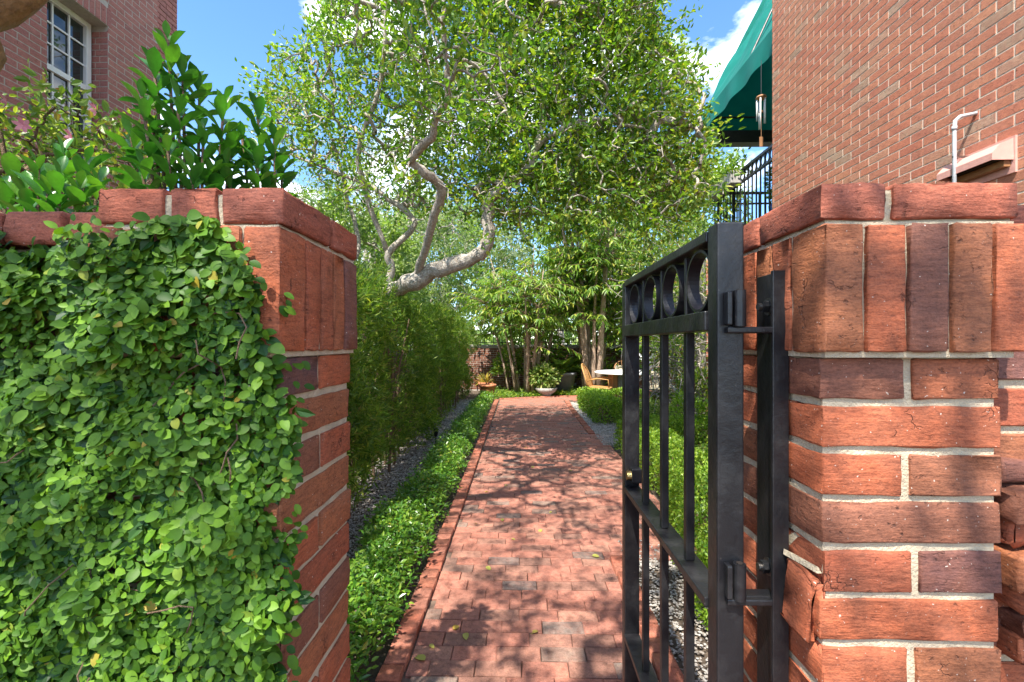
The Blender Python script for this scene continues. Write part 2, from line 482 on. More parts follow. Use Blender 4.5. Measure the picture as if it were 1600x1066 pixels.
M['asphalt'] = plain_mat('asphalt', (.05, .05, .05), (.065, .063, .06), 10, .9, .004, 200)

# ---------------------------------------------------------------- bricks
def block_mesh(name, lx, ly, lz, m, bev=.003, jit=.0015, seed=0, nx=3, ny=2, nz=1):
    """a brick with worn rounded arrises and an uneven face, centred on its middle"""
    r = np.random.default_rng(seed)
    def ax(l, n):
        h = l / 2
        return np.concatenate([[-h], np.linspace(-h + bev, h - bev, n + 1), [h]])
    A = [ax(lx, nx), ax(ly, ny), ax(lz, nz)]
    idx, V, Fc = {}, [], []
    H = np.array((lx, ly, lz)) / 2
    def vid(p):
        k = tuple(np.round(p, 6))
        if k not in idx:
            q = np.clip(p, -(H - bev), H - bev)
            d = np.array(p) - q
            ln = np.linalg.norm(d)
            if ln > 1e-9:
                p2 = q + d / ln * bev
            else:
                p2 = np.array(p)
            p2 = p2 + r.normal(size=3) * jit
            idx[k] = len(V); V.append(p2)
        return idx[k]
    for a in range(3):
        b, c = (a + 1) % 3, (a + 2) % 3
        for sgn in (-1, 1):
            for i in range(len(A[b]) - 1):
                for j in range(len(A[c]) - 1):
                    q = []
                    for (ii, jj) in ((i, j), (i + 1, j), (i + 1, j + 1), (i, j + 1)):
                        p = np.zeros(3); p[a] = sgn * H[a]; p[b] = A[b][ii]; p[c] = A[c][jj]
                        q.append(vid(p))
                    Fc.append(q if sgn > 0 else q[::-1])
    me = bpy.data.meshes.new(name)
    me.from_pydata([tuple(v) for v in V], [], Fc)
    me.polygons.foreach_set('use_smooth', [True] * len(me.polygons))
    me.materials.append(m)
    me.update()
    return me

SLAB_F = np.array([(0, 1, 2, 3), (4, 5, 1, 0), (5, 6, 2, 1), (6, 7, 3, 2), (7, 4, 0, 3), (8, 9, 5, 4), (9, 10, 6, 5), (10, 11, 7, 6), (11, 8, 4, 7)])
def slab_verts(lx, lz, t, bev):
    hx, hz = lx / 2, lz / 2
    q = [(-1, -1), (1, -1), (1, 1), (-1, 1)]
    return np.array([(a * (hx - bev), 0, b * (hz - bev)) for a, b in q] + [(a * hx, -bev, b * hz) for a, b in q] + [(a * hx, -t, b * hz) for a, b in q])
_slab = {}
def slab_mesh(lx, lz, t, bev, m, v=0):
    key = (round(lx, 3), round(lz, 3), t, bev, m.name, v)
    if key not in _slab:
        r = np.random.default_rng(abs(hash(key[:4])) % 9999 + v)
        V = slab_verts(lx, lz, t, bev)
        V[:8] += r.normal(size=(8, 3)) * bev * .28
        me = fast_mesh('brick', V, np.concatenate([SLAB_F, [(11, 10, 9, 8)]]), m)
        _slab[key] = me
    return _slab[key]

def bricks(parent, items, origin, ax, out, m, t=.05, bev=.003, limit=300, name='brick', jit=.0012, see=None, back=.0):
    """items: (along, up, length, height); the nearest ones in view become objects, the rest one joined part"""
    ax, out = np.array(ax, float), np.array(out, float)
    up = np.cross(ax, out); origin = np.array(origin, float)
    C = [origin + ax * a + up * u for a, u, _, _ in items]
    sc = []
    for c, (a, u, l, h) in zip(C, items):
        x, y = PX(c)
        vis = -20 < x < 1620 and -20 < y < 1086 and (see is None or see(x, y, c))
        d = np.linalg.norm(c - np.array((0, 0, CAMZ)))
        sc.append(d if vis else 1e6 + d)
    order = np.argsort(sc)
    chosen = [i for i in order[:limit] if sc[i] < 1e6]
    rot = Matrix((ax, out, up)).transposed().to_3x3()
    for i in chosen:
        a, u, l, h = items[i]
        o = link(name, slab_mesh(l, h, t, bev, m, int(rng.integers(4))), parent)
        mm = rot.copy()
        j = rng.normal(size=3)
        mm = mm @ Matrix.Rotation(j[0] * jit * 1.5, 3, 'Z') @ Matrix.Rotation(j[1] * jit * 1.5, 3, 'X')
        o.matrix_basis = Matrix.Translation(Vector(C[i] + out * (j[2] * jit))) @ mm.to_4x4()
    rest = [i for i in range(len(items)) if i not in set(chosen)]
    if rest:
        V = []
        for i in rest:
            a, u, l, h = items[i]
            v = slab_verts(l, h, t, bev)
            v[:8] += rng.normal(size=(8, 3)) * bev * .28
            v[:, 1] += rng.normal() * jit
            V.append(C[i] + v[:, :1] * ax + v[:, 1:2] * out + v[:, 2:] * up)
        Fa = (SLAB_F[None] + (np.arange(len(rest)) * 12)[:, None, None]).reshape(-1, 4)
        stuff(link('brickwork', fast_mesh('brickwork', np.concatenate(V), Fa, m), parent))

def bond(a0, a1, z0, z1, bl=.193, bh=.057, j=.0103, off=0, hole=None, a1_of=None):
    out = []
    k = 0
    z = z0
    while z + bh <= z1 + .002:
        a = a0 - ((bl + j) / 2 if (k + off) % 2 else 0)
        end = a1 if a1_of is None else a1_of(z)
        while a < end - .02:
            s, e = max(a, a0), min(a + bl, end)
            a += bl + j
            segs = [(s, e)]
            if hole:
                for (h0, h1, g0, g1) in hole:
                    if z + bh > g0 and z < g1:
                        segs = [q for (p0, p1) in segs for q in ((p0, min(p1, h0)), (max(p0, h1), p1)) if q[1] - q[0] > .012]
            for p0, p1 in segs:
                if p1 - p0 > .015:
                    out.append(((p0 + p1) / 2, z + bh / 2, p1 - p0, bh))
        z += bh + j; k += 1
    return out

# ---------------------------------------------------------------- ground and path
b = MB()
b.add([(-200, -120, -.03), (200, -120, -.03), (200, 300, -.03), (-200, 300, -.03)], [(0, 1, 2, 3)])
struct(b.build('ground', M['soil']))

def far_edge(x):
    return 11.5 + .42 * (x + .56) if x < .6 else 12.0 + .25 * (x - .6)
def path_right(y):
    if y < 3.0: return .58
    if y < 7.1: return 1.24
    return 1.05
path = struct(thing('path', 'red brick garden path dappled with leaf shade', 'path'))
del path['label'], path['category']
b = MB()
for x0, x1, y0, y1 in ((-.62, .70, -2.0, 3.02), (-.62, 1.24, 3.02, 7.12), (-.62, 1.06, 7.12, 11.6), (-.3, 1.6, 11.6, 12.4)):
    b.add([(x0, y0, -.016), (x1, y0, -.016), (x1, y1, -.016), (x0, y1, -.016)], [(0, 1, 2, 3)])
b.build('bed', M['joint_sand'], path)
items, y, k = [], -1.9, 0
while y < 12.5:
    a0, a1 = (-.50 - .004 * max(y - 3, 0)), path_right(y)
    if y > 11.4:
        a0 = -.5 + (y - 11.5) / .42 if y > 11.5 else a0
        a1 = 1.5
    a = a0 - (.104 if k % 2 else 0) - (.03 * math.sin(k * 2.1))
    while a < a1 - .02:
        s, e = max(a, a0), min(a + .2015, a1)
        a += .2045
        if e - s > .02:
            items.append(((s + e) / 2, y + .0475, e - s, .095))
    y += .0985; k += 1
def see_path(x, y, c):
    return y > 600 and (545 < x < 1110)
# up vector for a floor: ax x out = up must run along +Y, so the along axis points to -X
bricks(path, [(-a, u, l, h) for a, u, l, h in items], (0, 0, 0), (-1, 0, 0), (0, 0, 1), M['paver'], t=.05, bev=.0035, name='paver', jit=.0018, see=see_path)

def edging(label, pts, raise_=.022, w=.097, pitch=.105):
    e = struct(thing('path_edging', label, 'edging'))
    del e['label'], e['category']
    pts = np.array(pts, float)
    seg = np.linalg.norm(np.diff(pts, axis=0), axis=1)
    cum = np.concatenate([[0], np.cumsum(seg)])
    s = pitch / 2
    ms = [block_mesh('brick', w, .095, .11, M['edging_brick'], .004, .0012, i, 1, 1, 1) for i in range(4)]
    while s < cum[-1]:
        i = min(np.searchsorted(cum, s) - 1, len(seg) - 1)
        p = pts[i] + (pts[i + 1] - pts[i]) * (s - cum[i]) / seg[i]
        d = (pts[i + 1] - pts[i]) / seg[i]
        z = raise_ - .055 + rng.normal() * .003
        link('brick', ms[int(rng.integers(4))], e, (p[0] + rng.normal() * .002, p[1], z), (rng.normal() * .01, rng.normal() * .015, math.atan2(d[1], d[0]) - math.pi / 2 + rng.normal() * .012))
        s += pitch
    return e
edging('left', [(-.555, .4), (-.56, 4), (-.60, 8), (-.62, 11.45)])
edging('right', [(.635, .4), (.635, 3.05)])
edging('right far', [(1.10, 7.15), (1.09, 10.0), (1.12, 11.2)])
edging('far', [(-.56, 11.58), (.55, 12.05), (1.5, 12.32)])

# gravel strips: stones as one mass each
def gravel(name, boxes, n):
    oct_v = np.array([(1, 0, 0), (-1, 0, 0), (0, 1, 0), (0, -1, 0), (0, 0, 1), (0, 0, -1)], float)
    oct_f = np.array([(0, 2, 4), (2, 1, 4), (1, 3, 4), (3, 0, 4), (2, 0, 5), (1, 2, 5), (3, 1, 5), (0, 3, 5)])
    P = []
    ar = np.array([(x1 - x0) * (y1 - y0) for x0, x1, y0, y1 in boxes]); ar = ar / ar.sum()
    for (x0, x1, y0, y1), w in zip(boxes, ar):
        k = int(n * w)
        P.append(np.stack([rng.uniform(x0, x1, k), y0 + (y1 - y0) * rng.uniform(0, 1, k) ** 1.5, rng.uniform(-.02, .004, k)], 1))
    P = np.concatenate(P); n = len(P)
    S = rng.uniform(.005, .012, (n, 1, 3)) * np.array((1, 1, .6))
    S = S * (1 + .12 * np.clip(P[:, 1:2, None] - 3, 0, 8))
    V = oct_v[None] * S * (1 + rng.normal(size=(n, 6, 1)) * .18)
    th = rng.uniform(0, 6.28, n); c, s = np.cos(th), np.sin(th)
    X = V[..., 0] * c[:, None] - V[..., 1] * s[:, None]; Y = V[..., 0] * s[:, None] + V[..., 1] * c[:, None]
    V = np.stack([X, Y, V[..., 2]], 2) + P[:, None]
    Fa = (oct_f[None] + (np.arange(n) * 6)[:, None, None]).reshape(-1, 3)
    o = stuff(link(name, fast_mesh(name, V.reshape(-1, 3), Fa, M['gravel'])))
    return o
tag(gravel('gravel', [(-1.75, -1.0, 1.4, 11.6)], 24000), 'grey gravel strip between the tall hedge and the ground cover', 'gravel')
tag(gravel('gravel', [(.69, 1.2, .9, 3.0), (.69, 1.5, 2.9, 3.3), (1.15, 1.7, 6.4, 8.2), (1.15, 1.35, 8.2, 11)], 15000), 'pale gravel along the low clipped box hedges', 'gravel')

# ---------------------------------------------------------------- gate piers
def brick_obj(parent, x0, x1, y0, y1, z0, z1, m, seed=None, name='brick', jit=.0008, bev=.0022, rot=None):
    seed = int(rng.integers(1e6)) if seed is None else seed
    n = lambda l: max(1, int(round(l / .03)))
    me = block_mesh(name, x1 - x0, y1 - y0, z1 - z0, m, bev, jit, seed, n(x1 - x0), n(y1 - y0), n(z1 - z0))
    o = link(name, me, parent, ((x0 + x1) / 2, (y0 + y1) / 2, (z0 + z1) / 2), rot or (rng.normal() * .004, rng.normal() * .004, rng.normal() * .004))
    return o

def pier(label, bx0, bx1, by0, by1, inner):
    """inner: +1 when the gate opening is on the +X side"""
    p = thing('gate_pier', label, 'gate pier', ((bx0 + bx1) / 2, (by0 + by1) / 2, 0))
    c = np.array(((bx0 + bx1) / 2, (by0 + by1) / 2, 0))
    X0, X1, Y0, Y1 = bx0 - c[0], bx1 - c[0], by0 - c[1], by1 - c[1]
    mb = MB()
    g = .0045
    mb.box((X0 + g, Y0 + g, -.02), (X1 - g, Y1 - g, 1.40))
    mb.box((X0 - .004, Y0 - .014, 1.4005), (X1 + .004, Y1 + .010, 1.59))
    mb.box((X0 - .002, Y0 - .011, 1.5902), (X1 + .002, Y1 + .008, 1.635))
    mb.build('mortar', M['mortar'], p)
    z, k = 1.3986, 0
    while z > .03:
        z0 = z - .0575
        dx = rng.normal() * .0018
        if k % 2 == 0:
            xm, ym = (X0 + X1) / 2 + rng.normal() * .004, (Y0 + Y1) / 2 + rng.normal() * .004
            for (xa, xb) in ((X0, xm - .0065), (xm + .0065, X1)):
                for (ya, yb) in ((Y0, ym - .006), (ym + .006, Y1)):
                    brick_obj(p, xa + dx, xb + dx, ya, yb, z0, z, M['gate_brick'])
        else:
            brick_obj(p, X0 + dx, X1 + dx, Y0, Y1, z0, z, M['gate_brick'])
        z -= .0690; k += 1
    # soldier course, proud of the pier
    sx0, sx1, sy0, sy1 = X0 - .009, X1 + .025 * (1 if inner < 0 else .4), Y0 - .022, Y1 + .016
    if inner > 0:
        sx0, sx1 = X0 - .025, X1 + .009
    zs0, zs1 = 1.4085, 1.585
    n = 5
    pit = (sx1 - sx0 + .0065) / n
    for i in range(n):
        w = pit - .0065
        for (ya, yb) in ((sy0, sy0 + (.078 if i in (0, n - 1) else .06)), (sy1 - .06, sy1)):
            brick_obj(p, sx0 + i * pit, sx0 + i * pit + w, ya, yb, zs0 + rng.normal() * .001, zs1 + rng.normal() * .001, M['gate_brick'], jit=.0009)
    ys, ye = sy0 + .078 + .007, sy1 - .067
    m_ = 3
    pj = (ye - ys + .0065) / m_
    for i in range(m_):
        for xa, xb in ((sx0, sx0 + .05), (sx1 - .05, sx1)):
            brick_obj(p, xa, xb, ys + i * pj, ys + i * pj + pj - .0065, zs0, zs1, M['gate_brick'], jit=.0009)
    # cap course
    cx0, cx1, cy0, cy1, cz0, cz1 = X0 - .011, X1 + .008, Y0 - .017, Y1 + .012, 1.5935, 1.6435
    if inner > 0:
        cx0, cx1 = X0 - .008, X1 + .011
    w = .088
    a = cx0 + w if inner < 0 else cx1 - w
    for ya, yb in ((cy0, cy0 + .165), (cy0 + .176, cy1)):
        if inner < 0:
            brick_obj(p, cx0, a, ya, yb, cz0, cz1, M['cap_brick'], jit=.0011, bev=.0032)
        else:
            brick_obj(p, a, cx1, ya, yb, cz0, cz1, M['cap_brick'], jit=.0011, bev=.0032)
    if inner < 0:
        brick_obj(p, a + .0115, cx1, cy0, cy0 + .115, cz0, cz1, M['cap_brick'], jit=.0011, bev=.0032)
        brick_obj(p, a + .0115, cx1, cy0 + .127, cy1, cz0, cz1, M['cap_brick'], jit=.0011, bev=.0032)
    else:
        brick_obj(p, cx0, cx0 + .095, cy0, cy0 + .115, cz0, cz1, M['cap_brick'], jit=.0011, bev=.0032)
        brick_obj(p, cx0 + .106, a - .009, cy0, cy0 + .115, cz0, cz1, M['cap_brick'], jit=.0011, bev=.0032)
        brick_obj(p, cx0, a - .0115, cy0 + .127, cy1, cz0, cz1, M['cap_brick'], jit=.0011, bev=.0032)
    return p
pier_l = pier('red brick gate pier half covered in creeping fig', -.602, -.352, .660, .925, 1)
pier_r = pier('rough red brick gate pier carrying the black iron gate', .429, .679, .660, .925, -1)
# a spalled brick pushing out of the hinge side
o = brick_obj(pier_r, -.1375, -.1215, -.124, -.064, .985, 1.082, M['gate_brick'], jit=.0022, rot=(.16, .0, .05))
mb = MB()
mb.add([(-.127, -.126, 1.088), (-.139, -.062, 1.086), (-.137, -.060, 1.094), (-.124, -.124, 1.096), (-.120, -.126, 1.088), (-.120, -.062, 1.086)], [(0, 1, 2, 3), (3, 2, 5, 4), (0, 3, 4), (1, 5, 2)])
mb.build('mortar_smear', M['mortar'], pier_r)

# front walls either side
def front_wall(label, x0, x1, y0, y1, capz):
    w = thing('brick_wall', label, 'wall', ((x0 + x1) / 2, (y0 + y1) / 2, 0))
    c = np.array(((x0 + x1) / 2, (y0 + y1) / 2, 0))
    mb = MB()
    mb.box((x0 - c[0], y0 - c[1] + .005, -.02), (x1 - c[0], y1 - c[1] - .005, capz - .053))
    mb.build('mortar', M['mortar'], w)
    L = x1 - x0
    n_c = int((capz - .06) / .069)
    its = []
    for k in range(n_c):
        z = capz - .062 - k * .069 - .0287
        a = -L / 2 + (.05 if k % 2 else 0) - .1
        while a < L / 2:
            s, e = max(a, -L / 2), min(a + .193, L / 2)
            if e - s > .02:
                its.append((-(s + e) / 2, z, e - s, .0575))
            a += .2045
    bricks_local(w, its, c + np.array((0, y0 - c[1], 0)), (-1, 0, 0), (0, -1, 0), M['gate_brick'])
    bricks_local(w, its, c + np.array((0, y1 - c[1], 0)), (1, 0, 0), (0, 1, 0), M['gate_brick'])
    a = x1 if x0 < 0 else x0
    # header cap
    s = 1 if x0 > 0 else -1
    q = 0
    while q < L - .02:
        l = min(.098, L - q)
        xa, xb = (a + s * q, a + s * (q + l - .009))
        brick_obj(w, min(xa, xb) - c[0], max(xa, xb) - c[0], y0 - .02 - c[1], y1 + .02 - c[1], capz - .05, capz, M['cap_brick'], jit=.0015, bev=.005)
        q += .098
    return w
def bricks_local(parent, its, origin, ax, out, m, **kw):
    """bricks() works in world space; this keeps the children right under a moved parent"""
    before = set(col.objects)
    bricks(parent, its, origin, ax, out, m, **kw)
    T = Matrix.Translation(-parent.location)
    for o in col.objects:
        if o not in before and o.parent == parent:
            o.matrix_basis = T @ o.matrix_basis
wall_l = front_wall('garden front wall under the creeping fig', -3.2, -.604, .70, .90, 1.622)
wall_r = front_wall('garden front wall beside the iron gate pier', .681, 2.80, .70, .90, 1.622)
# rough bricks toothed out of the right-hand wall
yy = .655
for (za, zb, xa, prot, mname, rz) in ((1.215, 1.246, .700, .02, 'gate_brick', .05), (1.168, 1.213, .694, .05, 'garden_brick', -.06), (1.127, 1.165, .704, .03, 'gate_brick', .04),
                                      (1.075, 1.124, .699, .05, 'gate_brick', -.12), (1.03, 1.072, .712, .04, 'gate_brick', .1), (1.0, 1.027, .72, .04, 'garden_brick', -.05), (.955, .995, .716, .03, 'gate_brick', .05)):
    brick_obj(wall_r, xa - wall_r.location.x, xa + .2 - wall_r.location.x, .70 - prot - wall_r.location.y, .79 - wall_r.location.y, za, zb, M[mname], jit=.002, bev=.005, rot=(.01, rz * .5, rz * .3))

# ---------------------------------------------------------------- right house
house_r = thing('brick_house', 'salmon red brick house with dryer vent beyond the gate pier', 'house', (2.885, 3.2, 0))
HR = np.array((2.885, 3.2, 0))
mb = MB()
mb.box(np.array((2.8874, .9, -.05)) - HR, np.array((9, 5.296, 7.2)) - HR)
mb.box(np.array((4.75, 5.297, -.05)) - HR, np.array((9, 8.6, 8.3)) - HR)
wall = mb.build('wall', M['house_mortar'], house_r)
its = bond(0, 4.4, .01, 7.15, off=0)
def see_hr(x, y, c):
    return 1197 < x < 1605 and -5 < y < 335 and not (y > 300 and x > 1290)
def bricks_on(wallpart, root, its, origin, ax, out, m, **kw):
    before = set(col.objects)
    bricks(wallpart, its, origin, ax, out, m, **kw)
    T = Matrix.Translation(-root.location)
    for o in list(col.objects):
        if o not in before and o.parent == wallpart:
            o.matrix_basis = T @ o.matrix_basis
bricks_on(wall, house_r, its, (2.885, .9, 0), (0, 1, 0), (-1, 0, 0), M['house_brick'], t=.04, bev=.001, jit=.0003, see=see_hr)
mb = MB()
pt = U(1478, 187, 2.95); pt[0] = 2.75
mb.tube([(2.75, 2.95, 1.9), (2.75, 2.95, 2.78), (2.755, 2.95, 2.835), (2.785, 2.95, 2.862), (2.9, 2.95, 2.885)], .0115, 12)
pipe_parts = mb
po = pipe_parts.build('vent_pipe', M['pvc'], house_r, True)
po.location = -Vector(HR)
mb = MB()
mb.tube([(2.75, 2.95, 2.775), (2.75, 2.95, 2.80)], .0145, 12)
po = mb.build('pipe_collar', M['pvc'], house_r, True); po.location = -Vector(HR)
mb = MB(); mb.box((2.7385, 2.945, 2.60), (2.884, 2.955, 2.612)); po = mb.build('pipe_clip', M['steel'], house_r, bevel=.001); po.location = -Vector(HR)
# dryer vent hood: flange on the wall, sloping hood, dark opening underneath
v0 = U(1567, 240, 2.745)
Yn, Yf, zt, zb = 2.72, 3.07, 2.62, 2.47
hood = MB()
hood.box((2.872, Yn - .012, zb - .05), (2.887, Yf + .012, zt + .015))
prof = [(2.872, zt), (2.80, zt - .03), (2.752, zt - .085), (2.752, zt - .125)]
V, Fc = [], []
for yv in (Yn, Yf):
    for x_, z_ in prof:
        V.append((x_, yv, z_))
for i in range(3):
    Fc.append((i, i + 1, i + 5, i + 4))
V += [(2.872, Yn, zt - .125), (2.872, Yf, zt - .125)]
Fc += [(0, 8, 3, 2, 1), (4, 5, 6, 7, 9)]
hood.add(V, Fc)
ho = hood.build('vent_hood', M['pink_plastic'], house_r); ho.location = -Vector(HR)
sm = ho.modifiers.new('solid', 'SOLIDIFY'); sm.thickness = .004
lo = MB()
lo.box((2.80, Yn + .02, zt - .115), (2.87, Yf - .02, zt - .108))
q = lo.build('shade_panel', M['dark_hole'], ho)  # near-black panel standing in for the shade inside the hood opening
wl = MB()
wl.box((2.83, Yn + .01, zt - .16), (2.868, Yf - .01, zt - .120))
q = wl.build('damper', M['wood'], ho)

# ---------------------------------------------------------------- left house
house_l = thing('brick_house', 'dark red brick house with white sash window beyond the left wall', 'house', (-4.57, 4.5, 0))
HL = np.array((-4.57, 4.5, 0))
def corbel(z):
    return 0
wy0, wy1, wz0, wz1 = 4.29, 4.94, 3.25, 4.93
mb = MB()
yend = 5.62
def core(y0, y1, z0, z1, x1=-4.5722):
    mb.box(np.array((-9, y0, z0)) - HL, np.array((x1, y1, z1)) - HL)
core(1.8, wy0, -.05, 6.12); core(wy1, yend, -.05, 6.12)
core(wy0, wy1, -.05, wz0); core(wy0, wy1, wz1, 6.12)
core(wy0, wy1, wz0, wz1, -4.80)
wl_ = mb.build('wall', M['grey_mortar'], house_l)
def end_l(z):
    step = min(max(0, int((z - 4.90) / .0677) + 1), 9)
    return step * .032 + 4.5 - 4.5
its = []
# the along axis of a wall that faces +X points to -Y
for (a, u, l, h) in bond(0, 5.66 - 1.8 + .32, .01, 6.1, hole=[(wy0 - 1.8, wy1 - 1.8, wz0, wz1), (wy0 - 1.8 - .1, wy1 - 1.8 + .0, wz1, wz1 + .205)], a1_of=lambda z: 5.66 - 1.8 + (min(max(0, int((z - 4.90) / .0677) + 1), 9) * .032)):
    its.append((-a, u, l, h))
def see_hl(x, y, c):
    return -5 < x < 275 and -5 < y < 300
bricks_on(wl_, house_l, its, (-4.57, 1.8, 0), (0, -1, 0), (1, 0, 0), M['far_house_brick'], t=.04, bev=.0012, jit=.0003, see=see_hl)
# corbelled end: each course runs a little further than the one below
cb = MB()
for k in range(44):
    z = .01 + .0677 * k + 4.87
    st = min(k + 1, 9) * .032
    if z < 6.05:
        cb.box(np.array((-5.6, 5.625, z)) - HL, np.array((-4.578, 5.655 + st, z + .06)) - HL)
cb.build('corbel', M['far_house_brick'], house_l)
# soldier lintel
sold, a = [], wy0 - .1
while a < wy1 - .01:
    sold.append((-(a + .0285 - 1.8), wz1 + .1, .057, .193)); a += .0665
bricks_on(wl_, house_l, sold, (-4.568, 1.8, 0), (0, -1, 0), (1, 0, 0), M['far_house_brick'], t=.17, bev=.003, see=see_hl)
# reveal of the window
rv = []
for k in range(24):
    z = wz0 + .03 + .0677 * k
    if k % 2:
        rv += [(.045, z, .085, .057), (.138, z, .085, .057)]
    else:
        rv += [(.02, z, .038, .057), (.115, z, .135, .057)]
bricks_on(wl_, house_l, [(a, u, l, h) for a, u, l, h in [(-(-4.575 - .19 + .19) * 0 - q[0], q[1], q[2], q[3]) for q in rv]], (-4.573 - .185, wy1 - .004, 0), (-1, 0, 0), (0, -1, 0), M['far_house_brick'], t=.02, see=see_hl, bev=.002)
win = MB()
fx0, fx1 = -4.79, -4.735
fw = .055
def wb(a, b_):
    win.box(np.array(a) - HL, np.array(b_) - HL)
yN, yF = wy0 + .002, wy1 - .026
wb((fx0, yF - fw, wz0), (fx1, yF, wz1 - .002)); wb((fx0, yN, wz0), (fx1, yN + fw, wz1 - .002))
wb((fx0, yN + fw, wz1 - fw - .002), (fx1, yF - fw, wz1 - .002)); wb((fx0, yN + fw, wz0), (fx1, yF - fw, wz0 + .06))
win_o = win.build('window', M['white_paint'], house_l, bevel=.004)
gy0, gy1 = yN + fw, yF - fw
zm = 4.21
win = MB(); wb((fx0 + .01, gy0 + .002, zm - .035), (fx1 - .006, gy1 - .002, zm + .02))
win.build('meeting_rail', M['white_paint'], win_o)
for zz0, zz1 in ((zm + .02, wz1 - fw - .002), (wz0 + .06, zm - .035)):
    for i in (1, 2):
        win = MB(); yv = gy0 + (gy1 - gy0) * i / 3
        wb((fx0 + .021, yv - .008, zz0 + .001), (fx0 + .036, yv + .008, zz1 - .001)); win.build('muntin', M['white_paint'], win_o)
        win = MB(); zv = zz0 + (zz1 - zz0) * i / 3
        wb((fx0 + .022, gy0 + .001, zv - .008), (fx0 + .034, gy1 - .001, zv + .008)); win.build('muntin', M['white_paint'], win_o)
    for i in range(3):
        for j in range(3):
            win = MB()
            ya, yb = gy0 + (gy1 - gy0) * i / 3, gy0 + (gy1 - gy0) * (i + 1) / 3
            za, zb_ = zz0 + (zz1 - zz0) * j / 3, zz0 + (zz1 - zz0) * (j + 1) / 3
            wb((fx0 + .012, ya + .004, za + .004), (fx0 + .017, yb - .004, zb_ - .004)); win.build('pane', M['glass'], win_o)

# ---------------------------------------------------------------- garden walls
def plain_wall(label, p0, p1, thick, h, m='garden_brick', cap=True, parts_limit=0):
    p0, p1 = np.array(p0, float), np.array(p1, float)
    d = p1 - p0; L = np.linalg.norm(d); d /= L
    w = thing('brick_wall', label, 'wall', ((p0[0] + p1[0]) / 2, (p0[1] + p1[1]) / 2, 0), math.atan2(d[1], d[0]))
    mb = MB(); mb.box((-L / 2, .004, -.05), (L / 2, thick - .004, h - .002)); mb.build('mortar', M['grey_mortar'], w)
    its = bond(0, L, .01, h - .01)
    V = []
    for (o_, ax, out) in (((-L / 2, 0, 0), (1, 0, 0), (0, -1, 0)), ((-L / 2, thick, 0), (1, 0, 0), (0, 1, 0))):
        ax, out = np.array(ax, float), np.array(out, float)
        for a, u, l, hh in its:
            v = slab_verts(l, hh, .03, .003); v[:, 1] += rng.normal() * .0015
            V.append(np.array(o_) + np.array((a, 0, u)) + v[:, :1] * ax + v[:, 1:2] * out + v[:, 2:] * np.array((0, 0, 1.)))
    Fa = (SLAB_F[None] + (np.arange(len(V)) * 12)[:, None, None]).reshape(-1, 4)
    stuff(link('brickwork', fast_mesh('brickwork', np.concatenate(V), Fa, M[m]), w))
    if cap:
        mb = MB(); mb.box((-L / 2, -.03, h), (L / 2, thick + .03, h + .055)); mb.build('coping', M['concrete'], w, bevel=.006)
    return w
plain_wall('brick garden wall coloured brown for tree shade behind the bamboo at the far end of the path', (-3.2, 14.0), (6.5, 14.0), .2, 1.33)
plain_wall('red brick boundary wall hidden behind the tall clipped hedge', (-2.25, 1.2), (-2.25, 13.9), .2, 1.25, 'paver')
plain_wall('short red brick pier under the balcony', (3.42, 8.5), (4.6, 8.5), .5, 3.0, 'house_brick', False)
# iron railing on the far wall
fe = thing('iron_railing', 'low black iron railing on top of the far garden wall', 'railing', (1.6, 14.1, 1.385))
mb = MB(); mb.box((-4.8, -.015, .42), (4.8, .015, .45)); mb.build('rail', M['metal'], fe)
mb = MB(); mb.box((-4.8, -.015, .06), (4.8, .015, .085)); mb.build('rail', M['metal'], fe)
pm = MB().box((-.009, -.009, 0), (.009, .009, .52)).mesh('picket', M['metal'])
for i in range(72):
    link('picket', pm, fe, (-4.75 + i * .134, 0, 0))

# ---------------------------------------------------------------- iron gate
gate = thing('garden_gate', 'open black iron gate leaf with a row of rings along the top', 'gate', (.337, .77, 0))
GO = np.array((.337, .77, 0))
def gb(name, a, b_, m='metal', parent=None, bevel=.002):
    mb = MB(); mb.box(np.array(a) - GO, np.array(b_) - GO)
    return mb.build(name, M[m], parent or gate, bevel=bevel)
gx0, gx1 = .3125, .3615
hinge_stile = gb('stile', (.318, .746, .05), (gx1, .786, 1.618), bevel=.003)
gb('stile', (.3165, 1.402, .05), (gx1, 1.44, 1.609), bevel=.003)
gb('top_rail', (gx0 + .003, .7865, 1.594), (gx1 - .003, 1.4015, 1.612))
gb('upper_rail', (gx0 + .001, .7865, 1.442), (gx1 - .001, 1.4015, 1.476))
gb('middle_rail', (gx0 + .001, .7865, .968), (gx1 - .001, 1.4015, .985))
gb('lower_rail', (gx0 + .001, .7865, .515), (gx1 - .001, 1.4015, .532))
gb('bottom_rail', (gx0 + .001, .7865, .06), (gx1 - .001, 1.4015, .095))
for yc in (.924, 1.084, 1.246):
    for za, zb in ((.096, .514), (.533, .967), (.986, 1.441)):
        gb('bar', (.329, yc - .0085, za), (.346, yc + .0085, zb), bevel=.0015)
    gb('ring_divider', (.329, yc - .005, 1.477), (.346, yc + .005, 1.593), bevel=.0015)
edges = [.7865, .924, 1.084, 1.246, 1.4015]
